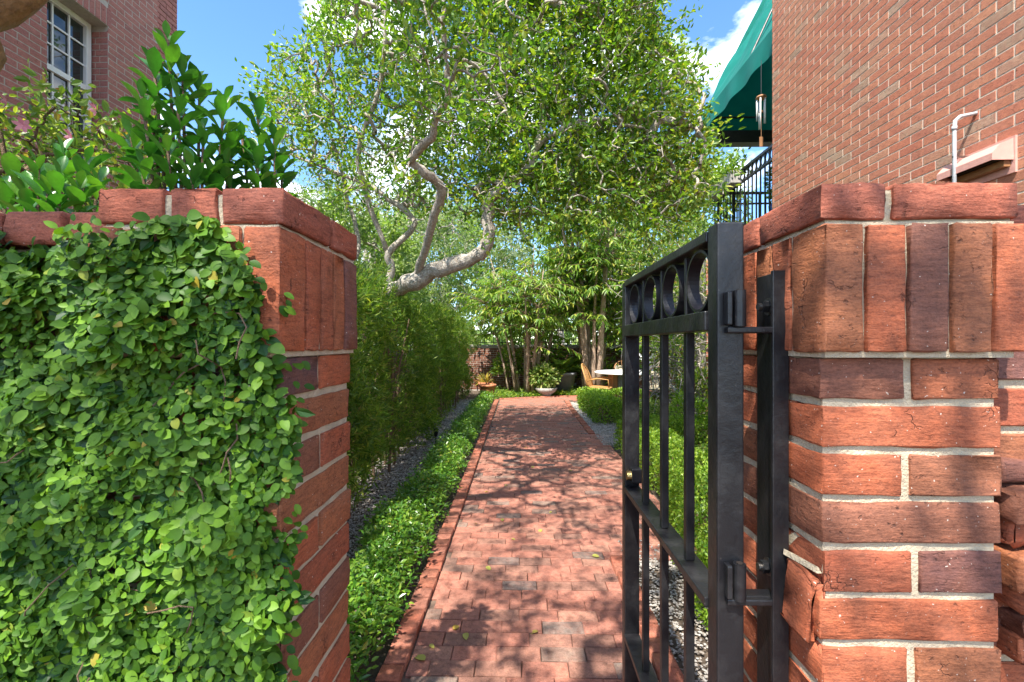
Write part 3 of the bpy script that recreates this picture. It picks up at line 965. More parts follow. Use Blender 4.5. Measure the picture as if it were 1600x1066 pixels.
for i in range(4):
    ya, yb = edges[i] + (.006 if i else .001), edges[i + 1] - (.006 if i < 3 else .001)
    cy, cz = (ya + yb) / 2, 1.535
    ry, rz = (yb - ya) / 2 - .0005, .0575
    ry = min(ry, .060)
    if i == 0:
        cy = ya + ry + .001
    t = .005
    mb = MB(); n = 40
    V, Fc = [], []
    for j in range(n):
        a = 2 * math.pi * j / n
        for (x_, q) in ((.326, 0), (.350, 0), (.350, t), (.326, t)):
            V.append((x_ - GO[0], cy + (ry - q) * math.cos(a) - GO[1], cz + (rz - q) * math.sin(a)))
    for j in range(n):
        k = (j + 1) % n
        for q in range(4):
            r_ = (q + 1) % 4
            Fc.append((j * 4 + q, j * 4 + r_, k * 4 + r_, k * 4 + q))
    mb.add(V, Fc); mb.build('ring', M['metal'], gate)
# latch block with brass knob at the free stile
la = gb('latch', (.331, 1.372, 1.0), (.3615, 1.4015, 1.043), bevel=.003)
mb = MB(); mb.tube([(.318 - GO[0], 1.386 - GO[1], 1.020), (.331 - GO[0], 1.386 - GO[1], 1.020)], [.013, .015], 16)
mb.build('knob', M['brass'], la)
# hinges: plate out from the wall strap, barrel welded to the stile
def hinge(z, up):
    mb = MB()
    mb.box(np.array((.330, .735, z)) - GO, np.array((.4135, .7455, z + .010)) - GO)
    mb.box(np.array((.365, .7458, z)) - GO, np.array((.4135, .770, z + .010)) - GO)
    h = mb.build('hinge', M['metal'], gate, bevel=.002)
    mb = MB()
    za, zb = (z + .0105, z + .068)
    mb.tube([(.349 - GO[0], .736 - GO[1], za), (.349 - GO[0], .736 - GO[1], zb)], .0095, 16)
    mb.build('barrel', M['metal'], h, False)
    mb = MB()
    mb.tube([(.349 - GO[0], .736 - GO[1], zb + .0002), (.349 - GO[0], .736 - GO[1], zb + .0015)], .005, 12)
    mb.build('pin', M['dark_hole'], h)
    mb = MB()
    mb.box(np.array((.3275, .730, za + .002)) - GO, np.array((.336, .7455, zb - .002)) - GO)
    mb.build('bracket', M['metal'], h, bevel=.002)
hinge(1.437, True)
hinge(1.000, True)
# the strap bolted to the pier
strap = thing('hinge_strap', 'black steel strap bolted upright to the pier for the gate hinges', 'hinge plate', (.42, .78, 0))
SO = np.array((.42, .78, 0))
mb = MB(); mb.box(np.array((.4165, .742, .02)) - SO, np.array((.4265, .815, 1.537)) - SO)
mb.build('plate', M['metal'], strap, bevel=.0015)
mb = MB(); mb.box(np.array((.4005, .734, .02)) - SO, np.array((.4265, .7415, 1.537)) - SO)
mb.build('flange', M['metal'], strap, bevel=.0015)
for z in (1.482, 1.045, .40):
    mb = MB(); mb.tube(np.array([(.4163, .774, z), (.4135, .774, z)]) - SO, .0145, 18); w_ = mb.build('washer', M['steel'], strap)
    mb = MB(); mb.tube(np.array([(.4133, .774, z), (.4035, .774, z)]) - SO, .0105, 6); mb.build('nut', M['metal'], w_)
    mb = MB(); mb.tube(np.array([(.4033, .774, z), (.397, .774, z)]) - SO, .006, 12); mb.build('stud', M['steel'], w_)

# ---------------------------------------------------------------- awning, balcony, wind chime
aw = thing('awning', 'dark green canvas awning above the balcony railing', 'awning', (4.1, 7.2, 5.4))
AO = np.array((4.1, 7.2, 5.4))
yA, yB = 5.45, 8.7
nu, nv = 40, 16
V, Fc = [], []
for i in range(nu + 1):
    y = yA + (yB - yA) * i / nu
    for j in range(nv + 1):
        t = j / nv
        x = 4.765 + (3.42 - 4.765) * t
        z = 8.35 + (5.72 - 8.35) * t
        s = math.sin(math.pi * t)
        sag = .05 * s + .05 * s * math.sin(y * 5.2 + t * 4.5) + .028 * s * math.sin(y * 12 - t * 8) + .012 * math.sin(y * 23 + t * 9) * s
        V.append((x + sag, y, z - sag * .5))
for i in range(nu):
    for j in range(nv):
        a = i * (nv + 1) + j
        Fc.append((a, a + 1, a + nv + 2, a + nv + 1))
mb = MB(); mb.add(np.array(V) - AO, Fc)
o = mb.build('canopy', M['canvas'], aw, True)
V, Fc = [], []
for i in range(nu + 1):
    y = yA + (yB - yA) * i / nu
    for j in range(5):
        t = j / 4
        w_ = .022 * math.sin(y * 9 + 1) * t
        V.append((3.418 - .03 * t + w_, y, 5.72 - .36 * t))
for i in range(nu):
    for j in range(4):
        a = i * 5 + j
        Fc.append((a, a + 1, a + 6, a + 5))
mb = MB(); mb.add(np.array(V) - AO, Fc); mb.build('valance', M['canvas'], aw, True)
mb = MB(); mb.add(np.array([(4.765, yB, 8.33), (3.425, yB, 5.73), (3.40, yB, 5.36), (4.765, yB, 5.36)]) - AO, [(0, 1, 2, 3)]); mb.build('end_panel', M['canvas'], aw)
mb = MB()
mb.tube(np.array([(3.44, yA, 5.71), (3.44, yB - .02, 5.71)]) - AO, .018, 8)
mb.tube(np.array([(3.44, yB - .02, 5.69), (4.6, yB - .02, 5.69)]) - AO, .018, 8)
mb.tube(np.array([(3.45, 7.0, 5.72), (4.63, 7.0, 8.28)]) - AO, .016, 8)
mb.build('frame', M['metal'], aw)

bal = thing('balcony', 'upper balcony with black iron railing beside the right house', 'balcony', (4.1, 7.0, 3.1))
BO = np.array((4.1, 7.0, 3.1))
mb = MB(); mb.box(np.array((3.55, 5.32, 3.02)) - BO, np.array((4.74, 8.75, 3.20)) - BO); mb.build('slab', M['concrete'], bal, bevel=.01)
mb = MB(); mb.box(np.array((3.6, 8.45, 5.12)) - BO, np.array((4.7, 8.66, 5.34)) - BO); mb.build('beam', M['metal'], bal)
for z0, z1 in ((4.24, 4.28), (4.05, 4.075), (3.27, 3.295)):
    mb = MB(); mb.box(np.array((3.59, 5.4, z0)) - BO, np.array((3.63, 8.7, z1)) - BO); mb.build('rail', M['metal'], bal)
    mb = MB(); mb.box(np.array((3.631, 8.66, z0)) - BO, np.array((4.7, 8.70, z1)) - BO); mb.build('rail', M['metal'], bal)
pk = MB().box((-.009, -.009, 3.2), (.009, .009, 4.24)).mesh('picket', M['metal'])
post = MB().box((-.022, -.022, 3.2), (.022, .022, 4.30)).mesh('post', M['metal'])
i = 0; y = 5.45
while y < 8.7:
    link('post' if i % 10 == 9 else 'picket', post if i % 10 == 9 else pk, bal, np.array((3.61, y, 0)) - BO); y += .125; i += 1
x = 3.73
while x < 4.7:
    link('picket', pk, bal, np.array((x, 8.68, 0)) - BO); x += .125
ringm = MB()
V, Fc = [], []
for j in range(16):
    a = 2 * math.pi * j / 16
    for x_, r_ in ((-.008, .055), (.008, .055), (.008, .047), (-.008, .047)):
        V.append((x_, r_ * math.cos(a), r_ * 1.35 * math.sin(a)))
for j in range(16):
    k = (j + 1) % 16
    for q in range(4):
        Fc.append((j * 4 + q, j * 4 + (q + 1) % 4, k * 4 + (q + 1) % 4, k * 4 + q))
rm = ringm.add(V, Fc).mesh('railing_ring', M['metal'])
y = 5.51
while y < 8.7:
    link('railing_ring', rm, bal, np.array((3.61, y, 4.157)) - BO); y += .125
# planter box hung on the railing
pb = thing('planter_box', 'grey planter box hung on the balcony railing with trailing leaves', 'planter', (3.50, 7.95, 4.05))
mb = MB()
mb.box((-.085, -.45, 0), (.085, .45, .02)); mb.box((-.085, -.45, .0201), (-.07, .45, .20)); mb.box((.07, -.45, .0201), (.085, .45, .20))
mb.box((-.0699, -.45, .0201), (.0699, -.43, .20)); mb.box((-.0699, .43, .0201), (.0699, .45, .20))
mb.build('trough', M['stone'], pb)
n = 900
P = np.stack([rng.normal(0, .12, n), rng.uniform(-.5, .55, n), .12 + np.abs(rng.normal(0, .17, n))], 1)
stuff(leaves('leaves', P, rvec(n) + (-.2, 0, .3), rvec(n), rng.uniform(.05, .10, n), rng.uniform(.025, .045, n), M['palm_leaf'], T_OVATE, parent=pb))
wc = thing('wind_chime', 'wind chime with metal tubes hanging under the green awning', 'wind chime', (3.385, 6.5, 4.9))
mb = MB(); mb.lathe([(.0, .02), (.06, .012), (.072, -.01), (.06, -.022), (0, -.02)], (0, 0, 0), 16); mb.build('top_disc', M['wood'], wc, True)
mb = MB(); mb.tube([(0, 0, .02), (0, 0, .52)], .004, 6); mb.build('cord', M['metal'], wc)
for i in range(5):
    a = i * 1.257 + .3
    l = (.33, .40, .30, .44, .36)[i]
    mb = MB(); mb.tube([(.055 * math.cos(a), .055 * math.sin(a), -.03), (.055 * math.cos(a), .055 * math.sin(a), -.03 - l)], .009, 10); mb.build('tube', M['white_paint'], wc, True)
mb = MB(); mb.lathe([(0, -.20), (.03, -.20), (.03, -.215), (0, -.215)], (0, 0, 0), 14); mb.build('striker', M['wood'], wc)
mb = MB(); mb.tube([(0, 0, -.215), (0, 0, -.56)], .003, 6); mb.box((-.025, -.004, -.70), (.025, .004, -.56)); mb.build('sail', M['wood'], wc)
# pot and shrub on the balcony
bp_ = thing('glazed_pot', 'blue glazed pot with a leafy shrub on the balcony floor', 'pot', (3.95, 6.95, 3.2))
mb = MB(); mb.lathe([(.0, 0), (.13, 0), (.19, .2), (.2, .32), (.185, .32), (.17, .22), (0, .22)]); mb.build('pot', M['blue_glaze'], bp_, True)
n = 1100
d = rvec(n); r_ = rng.uniform(.4, 1, n) ** .5
P = d * r_[:, None] * (.24, .24, .38) + (0, 0, .66)
stuff(leaves('leaves', P, d + rvec(n) * .6, rvec(n), rng.uniform(.04, .07, n), rng.uniform(.02, .03, n), M['hedge_leaf'], parent=bp_))
mb = MB()
for i in range(6):
    q = P[i * 7]
    mb.tube([(0, 0, .2), q * .5 + (0, 0, .1), q], [.01, .007, .004], 5)
mb.build('stem', M['twig'], bp_)

# ---------------------------------------------------------------- patio furniture, pots
tb = thing('garden_table', 'white topped patio table in the far right corner', 'table', (2.55, 10.9, -.03))
mb = MB(); mb.lathe([(0, .745), (.78, .745), (.80, .755), (.80, .775), (.78, .785), (0, .785)], (0, 0, 0), 40); mb.build('tabletop', M['white_paint'], tb)
for s in (-1, 1):
    mb = MB(); mb.box((s * .38 - .06, -.3, 0), (s * .38 + .06, .3, .744)); mb.build('leg', M['wood'], tb, bevel=.008)
mb = MB(); mb.box((-.27, -.12, .0), (-.05, .12, .70)); mb.build('pedestal', M['stone'], tb, bevel=.01)
def chair(label, loc, rz, up=False):
    t = thing('garden_chair', label, 'chair', loc, rz, 'chairs around the patio table')
    mat = M['rattan'] if not up else M['wood']
    for x in (-.23, .23):
        for y in (-.22, .22):
            mb = MB(); mb.tube([(x * 1.05, y * 1.1, 0), (x, y, .44)], .018, 8); mb.build('leg', mat, t)
    mb = MB(); mb.box((-.27, -.26, .42), (.27, .26, .455)); mb.build('seat', mat, t, bevel=.015)
    n = 9
    arc = [(-.26 * math.cos(math.pi * k / 12), .25 + .18 * (.455 + .52 * math.sin(math.pi * k / 12) - .455) / .5, .455 + .52 * math.sin(math.pi * k / 12) ** .7) for k in range(13)]
    mb = MB(); mb.tube(arc, .017, 8); mb.build('back_frame', mat, t, True)
    for k in range(-2, 3):
        x = k * .085
        top = .455 + .52 * math.sqrt(max(0, 1 - (x / .27) ** 2)) ** .7
        mb = MB(); mb.tube([(x, .245, .455), (x, .25 + .36 * (top - .455), top)], .008, 6); mb.build('spindle', mat, t)
    if up:
        mb = MB(); mb.box((-.23, .215, .47), (.23, .275, .86)); mb.build('back_cushion', M['cushion'], t, bevel=.02)
        mb = MB(); mb.box((-.25, -.25, .456), (.25, .21, .53)); mb.build('seat_cushion', M['cushion'], t, bevel=.025)
    else:
        for s in (-1, 1):
            mb = MB(); mb.tube([(s * .25, .26, .60), (s * .29, .0, .66), (s * .27, -.22, .64), (s * .25, -.24, .45)], .014, 8); mb.build('arm', mat, t, True)
    return t
chair('curved rattan garden chair at the left side of the white table', (1.83, 10.55, -.03), R(68))
chair('cream cushioned chair facing the path behind the gate bars', (3.05, 9.9, -.03), R(150), True)
chair('cream cushioned chair set on the far side of the white table', (2.75, 12.0, -.03), R(5), True)
orch = thing('orchid_pot', 'white orchid in a pale square pot on the patio table', 'potted plant', (2.98, 10.75, .756))
mb = MB(); mb.box((-.09, -.09, 0), (.09, .09, .17)); mb.build('pot', M['white_paint'], orch, bevel=.012)
n = 60
P = rng.normal(0, .1, (n, 3)) * (1.2, 1.2, .6) + (-.05, 0, .36)
stuff(leaves('petals', P, rvec(n), rvec(n), .07, .06, M['white_paint'], T_OVATE, parent=orch))
n = 24
d = rvec(n); d[:, 2] = np.abs(d[:, 2]) * .6
stuff(leaves('leaves', np.zeros((n, 3)) + (0, 0, .17), d, (0, 0, 1.), .18, .05, M['palm_leaf'], T_LANCE, parent=orch))

POT = [(0, 0), (.14, 0), (.185, .20), (.205, .27), (.225, .27), (.225, .33), (.20, .33), (.185, .27), (0, .26)]
tp = thing('terracotta_pot', 'round terracotta pot of dry soil at the far end of the hedge', 'pot', (-.92, 12.35, -.03))
mb = MB(); mb.lathe([(r_ * 1.05, z * 1.05) for r_, z in POT]); mb.build('pot', M['terracotta'], tp, True)
mb = MB(); 
for i in range(14):
    a = rng.uniform(0, 6.28); mb.tube([(0, 0, .27), (.06 * math.cos(a), .06 * math.sin(a), .42), (.16 * math.cos(a), .16 * math.sin(a), .5 + rng.uniform(0, .14))], [.008, .005, .003], 5)
mb.build('dry_stems', M['twig'], tp)
tp2 = thing('terracotta_pot', 'small terracotta pot tucked behind the larger one by the wall', 'pot', (-1.05, 13.2, -.03))
mb = MB(); mb.lathe(POT); mb.build('pot', M['terracotta'], tp2, True)
n = 50
d = rvec(n); d[:, 2] = np.abs(d[:, 2])
stuff(leaves('leaves', d * .05 + (0, 0, .3), d, rvec(n), .3, .03, M['dry_leaf'], T_LANCE, parent=tp2))
ur = thing('stone_bowl', 'low grey stone bowl of variegated foliage at the path end', 'planter', (.66, 12.25, -.03))
mb = MB(); mb.lathe([(0, 0), (.16, 0), (.17, .04), (.12, .07), (.25, .16), (.31, .26), (.29, .27), (.24, .2), (0, .2)]); mb.build('bowl', M['stone'], ur, True)
n = 900
d = rvec(n); rr = rng.uniform(.25, 1, n) ** .5
P = d * rr[:, None] * (.38, .34, .34) + (-.05, .05, .56)
stuff(leaves('leaves', P, d + rvec(n) * .5 - (0, 0, .3), d + rvec(n) * .4, rng.uniform(.09, .14, n), rng.uniform(.045, .07, n), M['pale_leaf'], T_OVATE, parent=ur))
mb = MB()
for i in range(9):
    mb.tube([(0, 0, .2), P[i * 11] * .6 + (0, 0, .1), P[i * 11]], [.012, .008, .005], 5)
mb.build('stem', M['twig'], ur)
gp = thing('grey_planter', 'tall tapered grey planter holding a small palm', 'planter', (1.22, 13.1, -.03))
mb = MB(); mb.lathe([(0, 0), (.24, 0), (.33, .55), (.36, .55), (.36, .62), (.32, .62), (.31, .56), (0, .55)]); mb.build('pot', M['grey_clay'], gp, True)
def palm_fronds(n, L, z0, spread, rs=.0):
    P, D, N, Ls = [], [], [], []
    st = MB()
    for i in range(n):
        a = rng.uniform(0, 6.28); el = rng.uniform(.5, 1.35)
        l = L * rng.uniform(.75, 1.15)
        pts = []
        p = np.array((rs * math.cos(a), rs * math.sin(a), z0)); dirv = np.array((math.cos(a) * math.cos(el), math.sin(a) * math.cos(el), math.sin(el)))
        k = 12
        for j in range(k):
            pts.append(p.copy()); p = p + dirv * l / k
            dirv = unit(dirv + np.array((0, 0, -.16 * spread)))
        pts = np.array(pts)
        st.tube(pts, np.linspace(.009, .003, k), 5, False)
        tg = unit(np.gradient(pts, axis=0)); side = unit(np.cross(tg, (0, 0, 1.)))
        for j in range(3, k):
            for s in (-1, 1):
                for sub in (0, .5):
                    q = pts[j] + (pts[min(j + 1, k - 1)] - pts[j]) * sub
                    P.append(q); D.append(side[j] * s * .8 + tg[j] * .75 + (0, 0, -.25)); N.append(np.cross(tg[j], side[j])); Ls.append(l * .30 * math.sin(math.pi * min(.95, (j + sub) / k)) + .05)
    return st, np.array(P), np.array(D), np.array(N), np.array(Ls)
st, P, D, N, Ls = palm_fronds(17, 1.0, .6, 1.1)
st.build('stalks', M['palm_leaf'], gp)
stuff(leaves('fronds', P, D, N, Ls, .028, M['palm_leaf'], T_LANCE, parent=gp))
# path light stake in the gravel
pl = thing('path_light', 'small black spike light standing in the gravel strip', 'garden light', U(681, 694, 6.35) * (1, 1, 0))
mb = MB(); mb.tube([(0, 0, -.03), (0, 0, .12)], .008, 8); mb.build('spike', M['metal'], pl)
mb = MB(); mb.lathe([(0, .12), (.022, .12), (.03, .17), (.035, .23), (.028, .235), (0, .21)], (0, 0, 0), 14); mb.build('lamp_head', M['metal'], pl, True)

# ---------------------------------------------------------------- plants
def grow(limbs, att, seg=3, jit=.12, r_tip=.004, expo=2.3, sag=0.0):
    """limbs: list of (points, r0, r1). att: points to be reached by branches.
    returns tubes (pts, radii) for the branches and (tip, direction) for each attractor"""
    N, PAR = [], []
    R0 = []
    for pts, r0, r1 in limbs:
        pts = np.asarray(pts, float)
        n = len(pts)
        m_ = (n - 1) * 4 + 1
        tt = np.linspace(0, n - 1, m_)
        # catmull-rom style smoothing
        out = []
        for t in tt:
            i = min(int(t), n - 2); f = t - i
            p0, p1, p2, p3 = pts[max(i - 1, 0)], pts[i], pts[i + 1], pts[min(i + 2, n - 1)]
            out.append(.5 * (2 * p1 + (p2 - p0) * f + (2 * p0 - 5 * p1 + 4 * p2 - p3) * f * f + (3 * p1 - p0 - 3 * p2 + p3) * f ** 3))
        yield_pts = np.array(out) + rng.normal(size=(m_, 3)) * min(r0 + r1, .126) * .10 * (np.arange(m_) > 1)[:, None]
        R0.append((yield_pts, np.linspace(r0, r1, m_) * (1 + (.09 if r0 < .12 else .02) * rng.normal(size=m_).clip(-1.5, 2))))
    nodes = np.concatenate([p[2:] for p, r in R0])
    rad_lim = np.concatenate([r[2:] for p, r in R0])
    parent = -np.ones(len(nodes), int)
    n0 = len(nodes)
    nodes, parent, lim = list(nodes), list(parent), list(rad_lim)
    arr = np.zeros((n0 + len(att) * seg + 5, 3)); arr[:n0] = nodes; cnt = n0
    d0 = np.array([np.min(np.linalg.norm(arr[:n0] - a, axis=1)) for a in att])
    ends = []
    ch_paths = []
    for i in np.argsort(d0):
        a = att[i]
        dd = np.linalg.norm(arr[:cnt] - a, axis=1)
        j = int(np.argmin(dd)); L = dd[j]
        if L < 1e-3:
            continue
        p0 = arr[j]
        k = seg
        path = [j]
        prev = j
        mid = rng.normal(size=3) * jit * L + np.array((0, 0, sag * L))
        for s in range(1, k + 1):
            f = s / k
            q = p0 + (a - p0) * f + mid * math.sin(math.pi * f) + (rng.normal(size=3) * jit * L * .25 if s < k else 0)
            arr[cnt] = q; parent.append(prev); prev = cnt; path.append(cnt); cnt += 1
        ch_paths.append(path)
        ends.append((i, unit(arr[cnt - 1] - arr[cnt - 2])))
    w = np.zeros(cnt)
    parent = np.array(parent)
    for path in ch_paths:
        w[path[-1]] += 1
    for q in range(cnt - 1, n0 - 1, -1):
        w[parent[q]] += w[q]
    tubes = [(p, r, 10) for p, r in R0]
    for path in ch_paths:
        r = r_tip * np.maximum(w[path], 1) ** (1 / expo)
        if path[0] < n0:
            r[0] = min(r[1] * 1.15, lim[path[0]])
        else:
            r[0] = min(r[0], r[1] * 1.3)
        tubes.append((arr[path], r, 5))
    return tubes, ends

def twig_leaves(att, ends, per, Lr, Wr, twig=.18, spread=.55, up=.25, lean=None):
    P, D, N = [], [], []
    for i, d in ends:
        a = att[i]
        k = int(per * rng.uniform(.6, 1.4))
        t = rng.uniform(-.35, 1, k)
        dd = unit(d + np.array((0, 0, up)))
        base = a + dd * (t * twig)[:, None] + rng.normal(size=(k, 3)) * twig * .22
        dirs = unit(dd * .55 + rng.normal(size=(k, 3)) * spread)
        P.append(base); D.append(dirs); N.append(unit(rng.normal(size=(k, 3)) * .7 + (0, 0, .8)))
    P, D, N = np.concatenate(P), np.concatenate(D), np.concatenate(N)
    n = len(P)
    return P, D, N, rng.uniform(Lr[0], Lr[1], n), rng.uniform(Wr[0], Wr[1], n)

def tree_obj(name, label, cat, limbs, att, leafm, barkm, per, Lr, Wr, group=None, tmpl=T_DIAMOND, keep=None, **kw):
    gk = {k: kw.pop(k) for k in ('seg', 'jit', 'r_tip', 'expo', 'sag') if k in kw}
    base = np.asarray(limbs[0][0][0], float)
    t = thing(name, label, cat, base, 0, group)
    tubes, ends = grow(limbs, att, **gk)
    mb = MB()
    for i, (p, r, s) in enumerate(tubes):
        mb.tube(p - base, r, s, cap=i < len(limbs))
    mb.build('trunk', M[barkm], t, True)
    P, D, N, L, W = twig_leaves(att, ends, per, Lr, Wr, **kw)
    if keep is not None:
        k = keep(P)
        P, D, N, L, W = P[k], D[k], N[k], L[k], W[k]
    o = leaves('crown', P - base, D, N, L, W, M[leafm], tmpl, parent=t)
    stuff(o)
    return t

# --- the old privet tree that leans over the path
def UL(pts):
    return [U(x, y, Y) for x, y, Y in pts]
L1 = [(-2.35, 5.6, -.03), (-2.3, 5.55, .9)] + UL([(560, 480, 5.4), (600, 461, 5.25), (650, 437, 5.0), (700, 415, 4.8), (742, 402, 4.7), (763, 368, 4.65), (762, 325, 4.6), (785, 291, 4.5), (825, 264, 4.5), (838, 227, 4.4), (868, 208, 4.4), (922, 186, 4.4), (985, 196, 4.4), (1050, 225, 4.5)])
L2 = UL([(648, 438, 5.0), (655, 425, 4.9), (668, 372, 4.5), (690, 300, 4.1), (664, 270, 3.9), (642, 250, 3.8), (674, 214, 3.6), (684, 180, 3.5), (699, 150, 3.4), (697, 90, 3.3), (692, 30, 3.2), (700, -60, 3.2), (690, -150, 3.2)])
L3 = UL([(598, 462, 5.25), (612, 420, 5.2), (606, 396, 5.2), (648, 350, 5.2), (606, 310, 5.3), (566, 285, 5.3), (505, 262, 5.4), (452, 240, 5.5)])
L4 = UL([(835, 244, 4.45), (800, 190, 4.3), (768, 130, 4.2), (735, 98, 4.1), (700, 88, 3.9), (672, 40, 3.8), (650, -40, 3.8)])
L5 = UL([(838, 227, 4.4), (850, 175, 4.5), (828, 118, 4.5), (800, 65, 4.4), (842, 30, 4.4), (880, -50, 4.4)])
L6 = UL([(560, 480, 5.4), (540, 440, 5.9), (560, 380, 6.2), (540, 300, 6.3), (520, 220, 6.2), (480, 150, 6.0)])
L7 = UL([(606, 396, 5.2), (560, 250, 4.9), (590, 150, 4.7), (600, 80, 4.5), (602, 10, 4.4), (605, -60, 4.4)])
limbs = [(L1, .118, .008), (L2, .050, .010), (L3, .05, .012), (L4, .022, .008), (L5, .028, .008), (L6, .05, .012), (L7, .03, .010)]
poly = [(395, 130), (420, 95), (500, 40), (520, -40), (560, -160), (1010, -160), (1030, 40), (1085, 110), (1105, 200), (1110, 300), (1060, 350), (980, 340), (900, 335), (800, 345), (700, 340), (600, 330), (520, 300), (440, 262), (400, 200)]
def inpoly(x, y, poly):
    c = False
    j = len(poly) - 1
    for i in range(len(poly)):
        xi, yi = poly[i]; xj, yj = poly[j]
        if (yi > y) != (yj > y) and x < (xj - xi) * (y - yi) / (yj - yi) + xi:
            c = not c
        j = i
    return c
att = []
while len(att) < 4000:
    x, y = rng.uniform(375, 1130), rng.uniform(-170, 390)
    if not inpoly(x, y, poly) and not (rng.uniform() < .16 and inpoly(x + rng.normal() * 28, y - abs(rng.normal() * 30), poly)):
        continue
    dens = 1.0
    if x < 640:
        dens = .50 + .10 * (y < 60)
        if y > 200: dens = .36
    elif x < 740: dens = .65
    if y > 290: dens *= .8
    if rng.uniform() > dens:
        continue
    Y = rng.uniform(4.15, 6.1) if x > 740 else rng.uniform(4.4, 6.3)
    att.append(U(x, y, Y))
for x, y, Y, s, n_ in ((680, 20, 3.1, .22, 26), (668, 235, 3.55, .20, 10), (700, 80, 3.15, .2, 18), (600, 120, 4.2, .22, 8), (662, 150, 3.3, .15, 8)):
    for _ in range(n_):
        att.append(U(x, y, Y) + rng.normal(size=3) * s)
att = np.array(att)
tree_obj('privet_tree', 'old privet tree with grey twisting limbs arching over the path', 'tree', limbs, att, 'privet_leaf', 'bark', 18, (.045, .078), (.023, .038), jit=.16, r_tip=.0042, expo=2.25, twig=.20, tmpl=T_OVATE)

# --- the street oak behind the viewer: its limb crosses the corner, its shade dapples the piers
lo0, lo1 = U(-50, 10, 1.6), U(64, -76, 1.75)
d = unit(lo1 - lo0)
limbs = [([(-3.4, -.9, -.03), (-3.35, -.8, .9), (-3.1, -.2, 1.6), lo0 - d * .75], .24, .125),
         ([(-3.1, -.2, 1.6), lo0 - d * .75, lo0, lo1, lo1 + d * .7 + (0, -.2, .3), lo1 + d * 1.2 + (0, -.8, .8), lo1 + d * 1.6 + (.1, -1.4, 1.5)], .135, .06),
         ([(-3.35, -.8, .9), (-3.2, -1.2, 3.0), (-2.6, -1.4, 4.2), (-1.8, -1.3, 4.9), (-.8, -1.1, 5.3)], .16, .04)]
att = []
while len(att) < 1250:
    p = np.array((rng.uniform(-3.2, 1.0), rng.uniform(-3.2, 3.4), rng.uniform(3.7, 7.0)))
    if p[2] < CAMZ + .80 * p[1] + 1.1 + (p[0] < -1.2) * .4:
        continue
    if math.sin(p[0] * 2.6 + 1) * math.sin(p[1] * 2.9) + .3 * math.sin(p[2] * 4) < -.42:
        continue
    att.append(p)
att = np.array(att)
def keep_oak(P):
    return P[:, 2] > CAMZ + .80 * np.maximum(P[:, 1], 0) + .5
tree_obj('oak_tree', 'thick tan oak limb crossing the upper left corner', 'tree', limbs, att, 'oak_leaf', 'oak_bark', 13, (.052, .078), (.027, .040), keep=keep_oak, twig=.3, jit=.14)

# --- trees beyond the walls
def crown_att(c, r, n, shell=.45):
    d = rvec(n); rr = shell + (1 - shell) * rng.uniform(0, 1, n) ** .6
    lump = 1 + .22 * np.sin(d[:, 0] * 5 + c[0]) * np.cos(d[:, 2] * 4 + c[1]) 
    return np.asarray(c) + d * (rr * lump)[:, None] * np.asarray(r)
def back_tree(label, base, h, c, r, n, leafm, per=26, Lr=(.12, .2), Wr=(.05, .09), trunk=.16, group='trees beyond the garden walls', name='garden_tree', **kw):
    base = np.array(base, float); c = np.array(c, float)
    limbs = [([base, base + (.05, 0, h * .3), base + (c - base) * .62 + (.1, .05, 0), c + (0, 0, r[2] * .5)], trunk, trunk * .25)]
    for k in range(4):
        a = k * 1.57 + rng.uniform(0, 1)
        s = base + (c - base) * .5
        limbs.append(([s, s + np.array((math.cos(a) * r[0] * .3, math.sin(a) * r[1] * .3, r[2] * .35)), c + np.array((math.cos(a) * r[0] * .55, math.sin(a) * r[1] * .55, r[2] * .1))], trunk * .5, trunk * .15))
    return tree_obj(name, label, 'tree', limbs, crown_att(c, r, n), leafm, 'bark', per, Lr, Wr, group=group, twig=kw.pop('twig', .5), r_tip=.008, **kw)
back_tree('silvery loose crowned tree behind the hedge against blue sky', (-5.2, 13.5, 0), 4, (-4.6, 13.5, 5.0), (3.0, 2.2, 3.0), 400, 'silver_leaf', 30, (.07, .13), (.025, .045), twig=.45)
back_tree('bright green tree standing right behind the tall hedge', (-2.75, 8.2, 0), 2, (-2.8, 8.6, 2.7), (.9, 2.5, 1.35), 420, 'far_leaf', 26, (.10, .16), (.04, .06), .07, twig=.3)
back_tree('rounded leafy tree over the far wall near the path end', (-3.7, 16.5, 0), 2.5, (-3.6, 16.5, 4.3), (2.5, 2.0, 2.7), 320, 'far_leaf', 30, (.13, .22), (.06, .09))
back_tree('tall pale green tree across the street behind the bamboo', (2.2, 26, 0), 4, (2.0, 26, 6.5), (6.0, 3.0, 3.6), 380, 'far_leaf', 30, (.2, .34), (.09, .15), .3, twig=.8)
back_tree('broad light green street tree left of the bamboo clump', (-4, 24, 0), 3, (-4, 24, 5.6), (4.4, 3.0, 3.2), 380, 'silver_leaf', 34, (.16, .28), (.07, .12), .25, twig=.7)
back_tree('green tree behind the balcony at the right edge of the garden', (5.2, 16, 0), 4, (4.9, 15.5, 5.0), (2.6, 2.2, 3.4), 420, 'far_leaf', 28, (.14, .24), (.06, .1), .16)
back_tree('low spreading tree beyond the patio table', (4.3, 15.5, 0), 2, (3.6, 15.4, 3.2), (2.2, 1.4, 1.7), 220, 'palm_leaf', 28, (.14, .22), (.05, .08), .1)
back_tree('small shaded tree with dark leaves beyond the left wall', (-7.4, 15, 0), 4, (-7.6, 15, 4.2), (2.2, 1.6, 2.4), 200, 'far_leaf', 26, (.1, .18), (.04, .07), .12)
